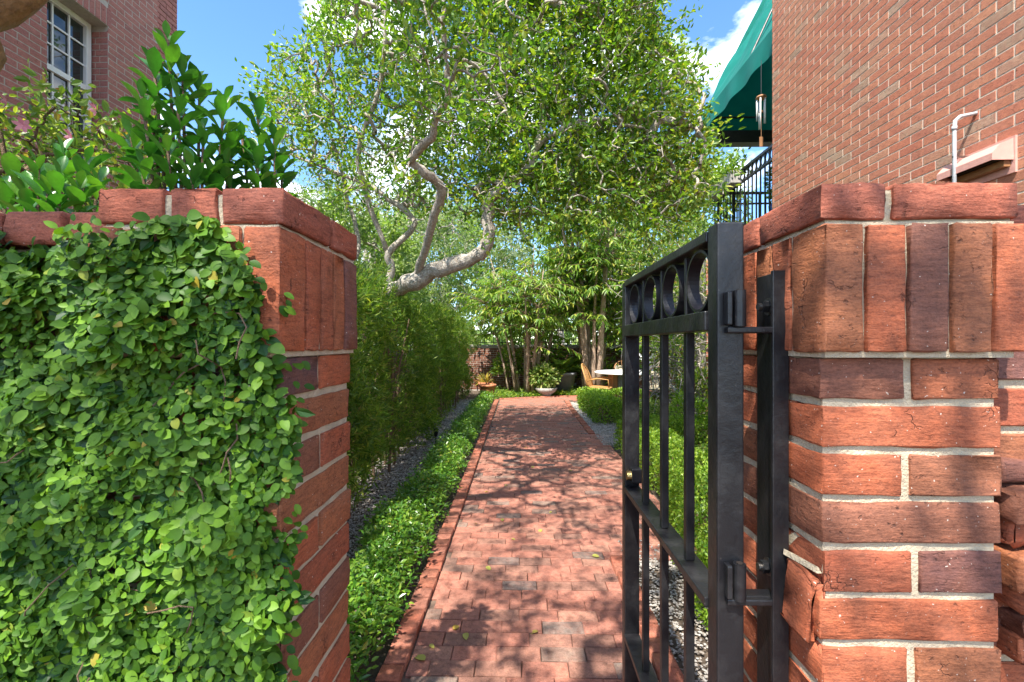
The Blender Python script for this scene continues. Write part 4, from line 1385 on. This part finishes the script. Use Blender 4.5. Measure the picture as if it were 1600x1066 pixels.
# distant belt of foliage over the street: nothing to count in it
n = 16000
x = rng.uniform(-45, 50, n); P = np.stack([x, rng.uniform(36, 42, n), rng.uniform(0, 1, n) * (4.5 + 1.6 * np.sin(x * .35) + 1.0 * np.sin(x * .9 + 1))], 1)
tag(stuff(leaves('treeline', P, rvec(n), rvec(n), rng.uniform(.5, .9, n), rng.uniform(.3, .5, n), M['far_leaf'], T_DIAMOND)), 'distant line of pale green trees across the street', 'trees')
b = MB(); b.add([(-60, 19, -.02), (60, 19, -.02), (60, 30, -.02), (-60, 30, -.02)], [(0, 1, 2, 3)]); struct(b.build('road', M['asphalt']))

# --- bamboo-like clumps of canes at the end of the path
def clump(label, base, n, rad, h, spread, leaf_n, crown_lo, leafm='palm_leaf', dirs=None, thick=.055):
    t = thing('bamboo_clump', label, 'bamboo', (base[0], base[1], -.03), 0, 'cane clumps at the end of the path')
    P, D, N, L, W = [], [], [], [], []
    rest = MB()
    for i in range(n):
        a = rng.uniform(0, 6.28) if n > 1 else 0
        rr = rad * math.sqrt(rng.uniform(0, 1))
        hh = h * rng.uniform(.75, 1.1)
        lean = spread * (.15 + .6 * rr / rad)
        pts = [np.array((rr * math.cos(a), rr * math.sin(a), 0))]
        d = unit(np.array((math.cos(a) * lean, math.sin(a) * lean, 1)))
        for k in range(7):
            pts.append(pts[-1] + d * hh / 7)
            d = unit(d + np.array((math.cos(a), math.sin(a), 0)) * .03 + rng.normal(size=3) * .02)
        pts = np.array(pts)
        r0 = thick * rng.uniform(.55, 1.1)
        mb = MB(); mb.tube(pts, np.linspace(r0, r0 * .10, len(pts)) if n > 1 else r0, 9); mb.build('cane', M['stalk'], t, True)
        # side fronds
        m_ = leaf_n // n
        ft = rng.uniform(crown_lo, 1.02, m_)
        idx = np.minimum((ft * 7).astype(int), 6)
        pos = pts[idx] + (pts[np.minimum(idx + 1, 7)] - pts[idx]) * (ft * 7 - idx)[:, None]
        # leaves hang in sprays around arching twigs
        ns = max(3, m_ // 14)
        sa = rng.uniform(0, 6.28, ns); sf = rng.uniform(crown_lo, 1.0, ns)
        for q in range(ns):
            b0 = pts[min(int(sf[q] * 7), 6)] 
            l = rng.uniform(.5, 1.25)
            dd = unit(np.array((math.cos(sa[q]), math.sin(sa[q]), rng.uniform(.1, .9))))
            tw = [b0]
            for j in range(6):
                tw.append(tw[-1] + dd * l / 6); dd = unit(dd + (0, 0, -.14))
            tw = np.array(tw)
            rest.tube(tw, np.linspace(.010, .003, 7), 4, False)
            kk = 14
            f = rng.uniform(.3, 1, kk)
            ii = np.minimum((f * 6).astype(int), 5)
            pp = tw[ii] + (tw[ii + 1] - tw[ii]) * (f * 6 - ii)[:, None]
            td = unit(tw[ii + 1] - tw[ii])
            side = unit(np.cross(td, (0, 0, 1.))) * rng.choice([-1, 1], kk)[:, None]
            P.append(pp); D.append(td * .7 + side * .8 + rng.normal(size=(kk, 3)) * .25 - (0, 0, .35)); N.append(np.tile((0, 0, 1.), (kk, 1)) + rng.normal(size=(kk, 3)) * .35)
            L.append(rng.uniform(.14, .27, kk)); W.append(rng.uniform(.03, .055, kk))
    stuff(rest.build('twigs', M['twig'], t))
    stuff(leaves('foliage', np.concatenate(P), np.concatenate(D), np.concatenate(N), np.concatenate(L), np.concatenate(W), M[leafm], T_LANCE, parent=t))
    return t
clump('cane clump with many slim stems left of the grey planter', (.15, 13.0), 15, .55, 3.9, .26, 5600, .56, thick=.062)
clump('taller cane clump with thick pale stems by the patio table', (2.05, 12.9), 9, .42, 6.2, .12, 10500, .42, thick=.11)
clump('feathery tall bamboo rising above the far treetops', (3.1, 14.9), 10, .45, 9.6, .09, 4500, .45, 'silver_leaf', thick=.06)
clump('leafy canes in the right corner behind the cushioned chairs', (3.7, 12.9), 8, .6, 4.2, .2, 5500, .15, thick=.05)

# --- low leafy plants against the far wall
def shrub(name, label, cat, base, r, h, n, leafm, Lr, Wr, tmpl=T_OVATE, group=None, stems=8, twigm='twig'):
    t = thing(name, label, cat, (base[0], base[1], -.03), 0, group)
    d = rvec(n); d[:, 2] = np.abs(d[:, 2]) * 1.0 - .25
    rr = rng.uniform(.35, 1, n) ** .55 * (1 + .2 * np.sin(d[:, 0] * 6 + base[1]) * np.cos(d[:, 2] * 5))
    P = d * rr[:, None] * (r[0], r[1], h * .55) + (0, 0, h * .5)
    P[:, 2] = np.maximum(P[:, 2], .03)
    stuff(leaves('foliage', P, d + rvec(n) * .6 + (0, 0, .15), d * .4 + rvec(n) * .5 + (0, 0, .6), rng.uniform(*Lr, n), rng.uniform(*Wr, n), M[leafm], tmpl, parent=t))
    mb = MB()
    for i in range(stems):
        q = P[i * (n // stems)]
        mb.tube([(rng.normal() * .04, rng.normal() * .04, 0), q * (.45, .45, .5), q], [.014, .010, .005], 5)
    stuff(mb.build('stem', M[twigm], t))
    return t
shrub('leafy_shrub', 'dark green shrub between the terracotta pot and the canes', 'shrub', (-.35, 13.1), (.45, .4), 1.5, 1100, 'hedge_leaf', (.08, .14), (.03, .05))
shrub('leafy_shrub', 'bright leafy plant growing in front of the cane clump', 'shrub', (.78, 13.5), (.5, .3), 2.0, 380, 'palm_leaf', (.14, .24), (.04, .07))
shrub('leafy_shrub', 'arching broad leaved plant right of the grey planter', 'shrub', (1.9, 13.6), (.35, .25), 1.1, 160, 'palm_leaf', (.18, .3), (.04, .07))
shrub('leafy_shrub', 'mixed green shrub beside the brick pier under the balcony', 'shrub', (3.15, 8.3), (.4, .5), 1.1, 900, 'hedge_leaf', (.05, .1), (.02, .04))
shrub('leafy_shrub', 'green shrub in the bed by the house wall', 'shrub', (2.45, 6.6), (.35, .5), .8, 900, 'box_leaf', (.04, .07), (.02, .035))
shrub('leafy_shrub', 'tall lush shrub behind the gate near the house corner', 'shrub', (3.3, 10.6), (.6, .8), 3.4, 2600, 'palm_leaf', (.10, .17), (.035, .06))
# dry vine tangle over the balcony end
dv = thing('dry_vine', 'tangle of bare grey vine stems beside the balcony railing', 'vine', (3.2, 8.9, -.03))
mb = MB()
for i in range(130):
    p = np.array((rng.normal(0, .06), rng.normal(0, .1), rng.uniform(.0, 2.6)))
    d = unit(rng.normal(size=3) * (1, .7, .8) + (-.3, 0, .5)); pts = [p]
    for k in range(9):
        pts.append(pts[-1] + d * .19); d = unit(d + rng.normal(size=3) * .32 + (-.02, 0, -.05))
    mb.tube(pts, np.linspace(.013, .004, 10), 4, False)
stuff(mb.build('stems', M['bark'], dv))
n = 5200
P = np.stack([rng.normal(-.2, .45, n), rng.normal(-.1, .6, n), .8 + 4.1 * rng.uniform(0, 1, n) ** .8], 1)
stuff(leaves('leaves', P, rvec(n), rvec(n), rng.uniform(.05, .11, n), rng.uniform(.025, .05, n), M['flower_leaf'], T_OVATE, parent=dv))

# --- tall clipped hedge on the left
hg = thing('hedge', 'tall clipped hedge of fine narrow leaves along the left side', 'hedge', (-1.75, 7.4, -.03))
HO = np.array((-1.75, 7.4, -.03))
def hedge_front(y, z):
    return -1.40 + 0.08 * math.sin(y * 2.3) + .10 * math.sin(y * 5.1 + z * 3) + .08 * math.sin(z * 6 + y) + .05 * math.sin(y * 13 + z * 9) - .10 * (z < .5) * (.5 - z) * 2
P, D = [], []
ns = 7000
while len(P) < ns:
    y = 2.3 + 9.6 * rng.uniform() ** 1.25
    top = 1.92 + .09 * math.sin(y * 1.7) + .06 * math.sin(y * 4.3 + 1)
    q = rng.uniform()
    if q < .74:
        z = rng.uniform(.05, top)
        if z < .75 and rng.uniform() > .35 + .75 * z:
            continue
        x = hedge_front(y, z) - abs(rng.normal(0, .12)) + (rng.uniform(0, .16) if rng.uniform() < .22 else 0)
        d = np.array((.8, rng.normal() * .5 - .25, .6 + rng.normal() * .45))
    elif q < .92:
        x = rng.uniform(-2.15, -1.38); z = top - abs(rng.normal(0, .10)) + rng.uniform(0, .12)
        d = np.array((.35 + rng.normal() * .4, rng.normal() * .4, 1.0))
    else:
        x = rng.uniform(-2.15, -1.4); z = rng.uniform(.1, top); y = 2.3 + abs(rng.normal(0, .12)) if rng.uniform() < .35 else 11.9 - abs(rng.normal(0, .1))
        d = np.array((rng.normal() * .4, -1.0 if y < 6 else .8, .4))
    P.append((x, y, z)); D.append(d)
P = np.array(P); D = unit(D)
k = 10
PP = np.repeat(P, k, 0); DD = np.repeat(D, k, 0)
t = np.tile(np.linspace(-.05, .06, k), len(P))
PP = PP + DD * t[:, None]
LD = unit(DD * .75 + rng.normal(size=DD.shape) * .62)
n = len(PP)
stuff(leaves('foliage', PP - HO, LD, DD * .4 + rng.normal(size=(n, 3)) * .7, rng.uniform(.06, .105, n), rng.uniform(.011, .018, n), M['hedge_leaf'], T_DIAMOND, parent=hg))
mb = MB()
for i in range(70):
    y = 2.5 + 9.2 * i / 70 + rng.normal() * .05; x = -1.68 + rng.normal() * .1
    mb.tube(np.array([(x, y, -.03), (x + rng.normal() * .06, y + rng.normal() * .08, .8), (x + rng.normal() * .12, y + rng.normal() * .1, 1.7)]) - HO, [.018, .014, .006], 6)
stuff(mb.build('stems', M['twig'], hg))

# --- ground cover beside the path
def cover(name, label, sampler, n, L, W, h, m='cover_leaf', tmpl=T_OVATE):
    P = sampler(n)
    n = len(P)
    D = rvec(n); D[:, 2] = np.abs(D[:, 2]) * .6
    P[:, 2] += np.abs(rng.normal(.5, .32, n)) * h * (1 + .35 * np.sin(P[:, 1] * 7 + P[:, 0] * 9))
    o = leaves(name, P, D, rng.normal(size=(n, 3)) * .45 + (0, 0, 1.), rng.uniform(*L, n), rng.uniform(*W, n), M[m], tmpl)
    return tag(stuff(o), label, 'ground cover')
def strip(n):
    y = 1.25 + 10.3 * rng.uniform(0, 1, n) ** 1.35
    l = -1.07 + .05 * np.sin(y * 3.1) + .03 * np.sin(y * 7.3); r_ = -.63 - .004 * np.maximum(y - 3, 0) * 3 + .018 * np.sin(y * 9)
    u = rng.uniform(0, 1, n)
    edge = np.sin(np.pi * u) ** .5
    return np.stack([l + (r_ - l) * u + rng.normal(0, .02, n), y, .10 * edge], 1)
cover('ground_cover', 'glossy green ground cover in a strip along the left path edge', strip, 26000, (.026, .05), (.013, .024), .11)
def far_bed(n):
    x = rng.uniform(-1.1, 3.0, n); y0 = np.where(x < -.6, 11.4, np.where(x < .6, 11.65 + .42 * (x + .56), 12.3))
    return np.stack([x, y0 + rng.uniform(0, 1, n) ** 1.2 * (13.9 - y0), np.zeros(n)], 1)
cover('ground_cover', 'loose green ground cover in the bed at the end of the path', far_bed, 9000, (.05, .09), (.018, .03), .10, 'palm_leaf')
def par_bed(n):
    return np.stack([rng.uniform(1.7, 2.8, n), rng.uniform(3.6, 9.6, n), np.zeros(n)], 1)
cover('ground_cover', 'mixed low leaves filling the bed inside the box hedges', par_bed, 6000, (.05, .09), (.02, .035), .16, 'hedge_leaf')
def white_bed(n):
    return np.stack([rng.uniform(1.8, 3.0, n), rng.uniform(8.6, 9.7, n), np.full(n, .12)], 1)
cover('white_flowers', 'white flowering plants inside the far box hedge square', white_bed, 700, (.04, .07), (.03, .05), .12, 'pale_leaf')

# --- low box hedges on the right
def box_hedge(label, a, b_, w, h, dens=1.0):
    a, b_ = np.array(a, float), np.array(b_, float)
    d = b_ - a; Ln = np.linalg.norm(d); d /= Ln; s = np.array((-d[1], d[0]))
    c = (a + b_) / 2
    t = thing('box_hedge', label, 'hedge', (c[0], c[1], -.03), 0, 'low clipped box hedges right of the path')
    area = Ln * w + 2 * Ln * h + 2 * w * h
    near = min(c[1], a[1], b_[1])
    ls = .016 + .0022 * max(near, 2)
    n = int(area * 2.6 / (ls * ls * .55) * dens * .55)
    u = rng.uniform(0, 1, n); P = np.zeros((n, 3)); Nn = np.zeros((n, 3))
    f = rng.uniform(0, area, n)
    top = f < Ln * w; sd = (~top) & (f < Ln * w + 2 * Ln * h); en = ~(top | sd)
    al, ac, up = rng.uniform(0, Ln, n), rng.uniform(-w / 2, w / 2, n), rng.uniform(.02, h, n)
    sg = rng.choice([-1, 1], n)
    al = np.where(en, np.where(sg > 0, Ln, 0), al); ac = np.where(sd, sg * w / 2, ac); up = np.where(top, h, up)
    rnd = .06
    dep = np.abs(rng.normal(0, .035, n))
    lump = .022 * np.sin(al * 11 + up * 7) + .018 * np.sin(ac * 17 + al * 23)
    ux = np.where(top, 0, np.where(sd, 0, 0))
    cx, cy, cz = al.copy(), ac.copy(), up.copy()
    cz = np.where(top, cz - dep + lump, cz); cy = np.where(sd, cy - sg * (dep - lump), cy); cx = np.where(en, cx - sg * (dep - lump), cx)
    # soften the arrises
    e1 = np.maximum(0, np.abs(cy) - (w / 2 - rnd)); cz = np.where(top, cz - e1 * .5, cz)
    e2 = np.maximum(0, cz - (h - rnd)); cy = np.where(sd, cy - sg * e2 * .5, cy)
    P[:, :2] = a + cx[:, None] * d + cy[:, None] * s - c; P[:, 2] = cz + .03
    Nn[:, 2] = top; Nn[:, :2] += (sd * sg)[:, None] * s + (en * sg)[:, None] * d
    D = unit(Nn * .7 + rvec(n) * .8 + (0, 0, .25))
    stuff(leaves('foliage', P, D, Nn + rvec(n) * .6, rng.uniform(ls * .9, ls * 1.6, n), rng.uniform(ls * .55, ls * .9, n), M['box_leaf'], T_DIAMOND, parent=t))
    mb = MB()
    k = int(Ln / .22) + 1
    for i in range(k):
        p = a + d * (i + .5) / k * Ln - c
        for j in range(3):
            mb.tube([(p[0], p[1], 0), (p[0] + rng.normal() * .05, p[1] + rng.normal() * .05, h * .5), (p[0] + rng.normal() * .1, p[1] + rng.normal() * .1, h * .9)], [.010, .007, .003], 5)
    stuff(mb.build('stems', M['twig'], t))
    return t
box_hedge('nearest low box hedge close behind the iron gate', (1.13, 2.2), (1.38, 3.6), .50, .43)
box_hedge('middle low box hedge seen through the gate bars', (1.50, 3.7), (1.52, 6.1), .50, .40)
box_hedge('low box hedge running back along the far path edge', (1.55, 8.0), (1.50, 10.3), .48, .40)
box_hedge('far low box hedge running across in front of the patio table', (1.75, 10.05), (3.2, 10.05), .40, .40)
box_hedge('low box hedge crossing towards the house behind the gate', (1.8, 6.3), (2.75, 6.3), .45, .40)
box_hedge('short low box hedge nearest the house wall', (2.3, 3.3), (2.4, 5.2), .45, .38)

# ---------------------------------------------------------------- creeping fig on the left pier and wall
fig = thing('creeping_fig', 'dense creeping fig of small round leaves covering pier and wall', 'climber', (-.75, .655, 0))
FO = np.array((-.75, .655, 0))
figm = [fast_mesh('leaf', np.array(T[0]) * (s[1], s[0], s[0]), T[1], M['fig_leaf'], True) for T, s in ((leaf_shape('ovate', 7, .16, .10), (.0195, .0132)), (leaf_shape('ovate', 7, .10, .20), (.0170, .0126)), (leaf_shape('ovate', 7, .22, .04), (.0205, .0124)), (leaf_shape('ovate', 7, .12, .15), (.0135, .0098)))]
def fig_edge(z):
    e = -.349 + .014 * math.sin(z * 31) + .010 * math.sin(z * 67 + 1)
    if z > 1.40: e -= .016
    else: e += .012
    return e
def fig_top(x):
    return 1.575 + .012 * math.sin(x * 37) + .010 * math.sin(x * 83) + (.018 if -.56 < x < -.42 else 0) - (.008 if x < -.62 else 0)
def fig_front(x, z):
    base = .632 if (z > 1.395 and x > -.64) else (.652 if x > -.63 else .685)
    return base
def fig_sample(zlo, zhi, xlo=-1.5):
    while True:
        x, z = rng.uniform(xlo, -.32), rng.uniform(zlo, zhi)
        if x > fig_edge(z) - .004 + rng.normal() * .008 or z > fig_top(x) + rng.normal() * .008:
            continue
        # thin patch that lets the brick show near the top right corner
        if x > -.42 and 1.45 < z < 1.60 and rng.uniform() < .25:
            continue
        return x, z
def fig_leaf_frame(face_out):
    # hangs down and outwards, blade tipped to the light
    d = unit(np.array((rng.normal() * .95, -.22 + rng.normal() * .2, -.38 + rng.normal() * .45)))
    n_ = unit(np.array((rng.normal() * .22, -.9, .42 + rng.normal() * .25)))
    return d, n_
P, D, N, L = [], [], [], []
cand = []
for i in range(15500):
    x, z = fig_sample(.86, 1.60, -.95)
    lump = .011 * math.sin(x * 27 + z * 11) + .010 * math.sin(z * 37 - x * 21)
    dep = abs(rng.normal(0, .015))
    y = fig_front(x, z) - .020 - max(lump, -.008) + dep
    d, n_ = fig_leaf_frame(None)
    cand.append((y - fig_front(x, z), x, y, z, d, n_))
for i in range(3800):
    x, z = fig_sample(.0, 1.58, -3.0)
    if z > .86 and x > -.95:
        continue
    y = fig_front(x, z) - .016 + abs(rng.normal(0, .014))
    d, n_ = fig_leaf_frame(None)
    cand.append((y - fig_front(x, z) + 1, x, y, z, d, n_))
# a few leaves reach round the pier corner
for i in range(60):
    z = rng.uniform(.9, 1.5)
    if z > 1.42 and i % 2: continue
    x = -.345 + rng.uniform(-.002, .012); y = .652 + abs(rng.normal(0, .02)) + (-.02 if z > 1.4 else 0)
    cand.append((-.02, x, y, z, unit(np.array((.5, .1 + rng.normal() * .3, -.4 + rng.normal() * .4))), unit(np.array((.6, -.6, .5)))))
cand.sort(key=lambda c: c[0])
# the proudest leaves that are in view become leaves of their own
own = [c for c in cand if PX((c[1], c[2], c[3]))[0] > -20 and PX((c[1], c[2], c[3]))[1] < 1080 and c[0] < .5][:300]
own_ids = set(id(c) for c in own)
for c in own:
    _, x, y, z, d, n_ = c
    X = unit(np.cross(d, n_)); Z = np.cross(X, d)
    o = link('leaf', figm[int(rng.integers(4))], fig)
    s = rng.uniform(.85, 1.25)
    o.matrix_basis = Matrix.Translation(Vector(np.array((x, y, z)) - FO)) @ Matrix((X, d, Z)).transposed().to_4x4() @ Matrix.Scale(s, 4)
rest = [c for c in cand if id(c) not in own_ids]
P = np.array([(c[1], c[2], c[3]) for c in rest]); D = np.array([c[4] for c in rest]); N = np.array([c[5] for c in rest])
n = len(P)
L = rng.uniform(.0112, .0212, n) * (1 + .22 * np.sin(P[:, 0] * 19 + 1) * np.sin(P[:, 2] * 15)) * np.where(P[:, 0] < -.95, 1.5, 1)
stuff(leaves('foliage', P - FO, D, N, L, L * rng.uniform(.58, .76, n), M['fig_leaf'], T_FIG, True, fig))
# understorey coloured darker for shade, so that the wall does not show between the leaves
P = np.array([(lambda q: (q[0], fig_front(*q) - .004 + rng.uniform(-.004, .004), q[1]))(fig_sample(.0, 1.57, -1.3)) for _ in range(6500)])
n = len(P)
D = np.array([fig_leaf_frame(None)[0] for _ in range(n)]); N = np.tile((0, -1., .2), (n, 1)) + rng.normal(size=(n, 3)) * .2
stuff(leaves('inner_foliage', P - FO, D, N, rng.uniform(.018, .028, n), rng.uniform(.013, .02, n), M['fig_inner_shaded'], T_OVATE, False, fig))
mb = MB()
for i in range(26):
    x, z = rng.uniform(-.95, -.36), rng.uniform(.85, 1.5)
    pts = [np.array((x, fig_front(x, z) - .012, z))]
    a = rng.uniform(0, 6.28)
    for k in range(5):
        a += rng.normal() * .5
        q = pts[-1] + np.array((math.cos(a) * .022, 0, math.sin(a) * .022)); q[1] = fig_front(q[0], q[2]) - .012 - rng.uniform(0, .014)
        if q[0] > fig_edge(q[2]): break
        pts.append(q)
    if len(pts) > 2:
        mb.tube(np.array(pts) - FO, .0011, 5)
stuff(mb.build('runners', M['twig'], fig))

# ---------------------------------------------------------------- big leaved shrubs above the wall
big_m = []
for l, w, fo, dr in ((.066, .027, .22, .12), (.074, .030, .18, .22), (.058, .025, .25, .16), (.045, .018, .2, .1)):
    T = leaf_shape('obovate', 8, fo, dr)
    big_m.append(fast_mesh('leaf', np.array(T[0]) * (w, l, l), T[1], M['big_leaf'], True))
def big_shrub(label, base, tips, per=11, gap=.0105, scale=1.0):
    base = np.array(base, float)
    t = thing('broadleaf_shrub', label, 'shrub', base, 0, 'broad leaved shrubs behind the front wall')
    mb = MB()
    for tip in tips:
        tip = np.array(tip) - base
        ctrl = np.array((tip[0] * .25, tip[1] * .25, tip[2] * .62))
        f = np.linspace(0, 1, 9)[:, None]
        pts = (1 - f) ** 2 * 0 + 2 * f * (1 - f) * ctrl + f ** 2 * tip
        mb.tube(pts, np.linspace(.008, .003, 9), 6)
        d = unit(pts[-1] - pts[-3])
        a0 = rng.uniform(0, 6.28)
        e1 = unit(np.cross(d, (.3, .7, .1))); e2 = np.cross(d, e1)
        for k in range(per):
            a = a0 + k * 2.4
            th = .35 + 1.0 * k / per
            rad = e1 * math.cos(a) + e2 * math.sin(a)
            pos = pts[-1] - d * k * gap * scale
            ld = unit(d * math.cos(th) + rad * math.sin(th) + rng.normal(size=3) * .08)
            nn = unit(d * math.sin(th) - rad * math.cos(th) + rng.normal(size=3) * .12)
            X = unit(np.cross(ld, nn)); Z = np.cross(X, ld)
            o = link('leaf', big_m[int(rng.integers(3)) if k > 2 else 3], t)
            o.matrix_basis = Matrix.Translation(Vector(pos)) @ Matrix((X, ld, Z)).transposed().to_4x4() @ Matrix.Scale(rng.uniform(.85, 1.15) * scale, 4)
    mb.build('stem', M['twig'], t, True)
    return t
big_shrub('tallest broad leaved shrub rising behind the fig covered pier', (-.82, 1.12, .2), UL([(262, 62, 1.12), (240, 98, 1.08), (285, 105, 1.15), (222, 150, 1.05), (312, 125, 1.2), (350, 160, 1.12), (278, 160, 1.05), (240, 195, 1.1), (318, 205, 1.05), (262, 225, 1.0), (362, 215, 1.15), (222, 262, 1.02), (300, 262, 1.0), (335, 262, 1.08), (205, 215, 1.1)]), 18)
big_shrub('shorter broad leaved shrub beside the pier cap right end', (-.66, 1.25, .2), UL([(402, 172, 1.25), (378, 215, 1.2), (428, 215, 1.25), (400, 240, 1.15), (355, 262, 1.1), (440, 255, 1.3), (415, 275, 1.2)]), 18)
big_shrub('low broad leaved shrub behind the left wall coping', (-1.1, 1.0, .2), UL([(100, 240, 1.0), (60, 262, .95), (135, 255, 1.0), (95, 275, .9), (20, 268, 1.0), (155, 285, .98), (40, 300, .9), (125, 295, .92), (75, 300, .9), (5, 300, .95)]), 17)

# --- flowering shrub in front of the left house
fs = thing('flowering_shrub', 'airy light green shrub with pink flowers before the left house', 'shrub', (-2.1, 2.1, -.03))
FB = np.array((-2.1, 2.1, -.03))
att = []
while len(att) < 190:
    x, y = rng.uniform(-60, 260), rng.uniform(95, 330)
    lim = 165 + .0006 * (x - 40) ** 2 + 25 * math.sin(x * .05) + (45 if 130 < x < 145 else 0)
    if y < lim or (x > 190 and y < 190):
        continue
    att.append(U(x, y, rng.uniform(1.75, 2.5)))
att = np.array(att)
limbs = [([FB, FB + (.05, .02, .6), FB + (.15, 0, 1.2), U(60, 220, 2.1)], .018, .006), ([FB, FB + (-.1, .1, .7), U(10, 260, 2.0), U(-10, 150, 2.0)], .016, .006), ([FB, FB + (.2, .1, .8), U(150, 260, 2.2), U(225, 225, 2.3)], .016, .005)]
tubes, ends = grow(limbs, att, seg=3, jit=.15, r_tip=.0022)
mb = MB()
for p, r_, s in tubes:
    mb.tube(p - FB, r_, 5, False)
mb.build('stems', M['twig'], fs, True)
P, D, N, L, W = twig_leaves(att, ends, 13, (.026, .05), (.015, .027), twig=.10, spread=.6)
stuff(leaves('foliage', P - FB, D, N, L, W, M['flower_leaf'], T_OVATE, parent=fs))
for (x, y, Y) in ((150, 172, 1.72), (36, 196, 1.7), (240, 238, 1.75), (112, 214, 1.7), (10, 158, 1.72)):
    c = U(x, y, Y) - FB
    pm_ = []
    ax_ = unit(np.array((rng.normal() * .5, -.8, -.2)))
    e1 = unit(np.cross(ax_, (.2, .1, 1))); e2 = np.cross(ax_, e1)
    Pp = np.tile(c, (6, 1)); Dd = np.array([e1 * math.cos(k * 1.047) + e2 * math.sin(k * 1.047) + ax_ * .35 for k in range(6)])
    leaves('flower', Pp, Dd, np.tile(-ax_, (6, 1)), rng.uniform(.028, .036), .015, M['petal'], T_FIG, True, fs)

# --- single leaf lying on the right-hand pier
pf = thing('fallen_leaf', 'single green leaf standing on the right pier cap', 'leaf', (U(1479, 291, .74)[0], .74, 1.644))
T = leaf_shape('ovate', 7, .5, .1)
link('blade', fast_mesh('blade', T[0] * (.034, .04, .04), T[1], M['fig_leaf'], True), pf, (0, 0, -.012), (R(60), R(5), R(20)))

# --- fallen leaves on the path
flm = fast_mesh('fallen_leaf', T_FIG[0] * (.034, .055, .055), T_FIG[1], M['dry_leaf'], True)
for i, (x, y) in enumerate([(664, 1036), (671, 1011), (841, 988), (727, 992), (708, 987), (784, 812), (846, 828), (925, 868), (799, 843), (757, 770), (862, 800), (705, 806), (760, 887), (830, 730), (889, 735), (744, 820), (900, 690), (820, 700), (790, 760)]):
    Y = F * CAMZ / (y - HY)
    p = U(x, y, Y)
    o = link('fallen_leaf', flm, None, (p[0], Y, .006), (rng.normal() * .15, rng.normal() * .15, rng.uniform(0, 6.28)))
    s = rng.uniform(.5, 1.0) if i else 1.2
    o.scale = (s, s, s)
    if i == 0:
        tag(o, 'largest yellow fallen leaf on the path beside the left edging', 'leaf', 'fallen leaves on the path')
    else:
        tag(o, 'small yellowed leaf fallen on the brick path', 'leaf', 'fallen leaves on the path')
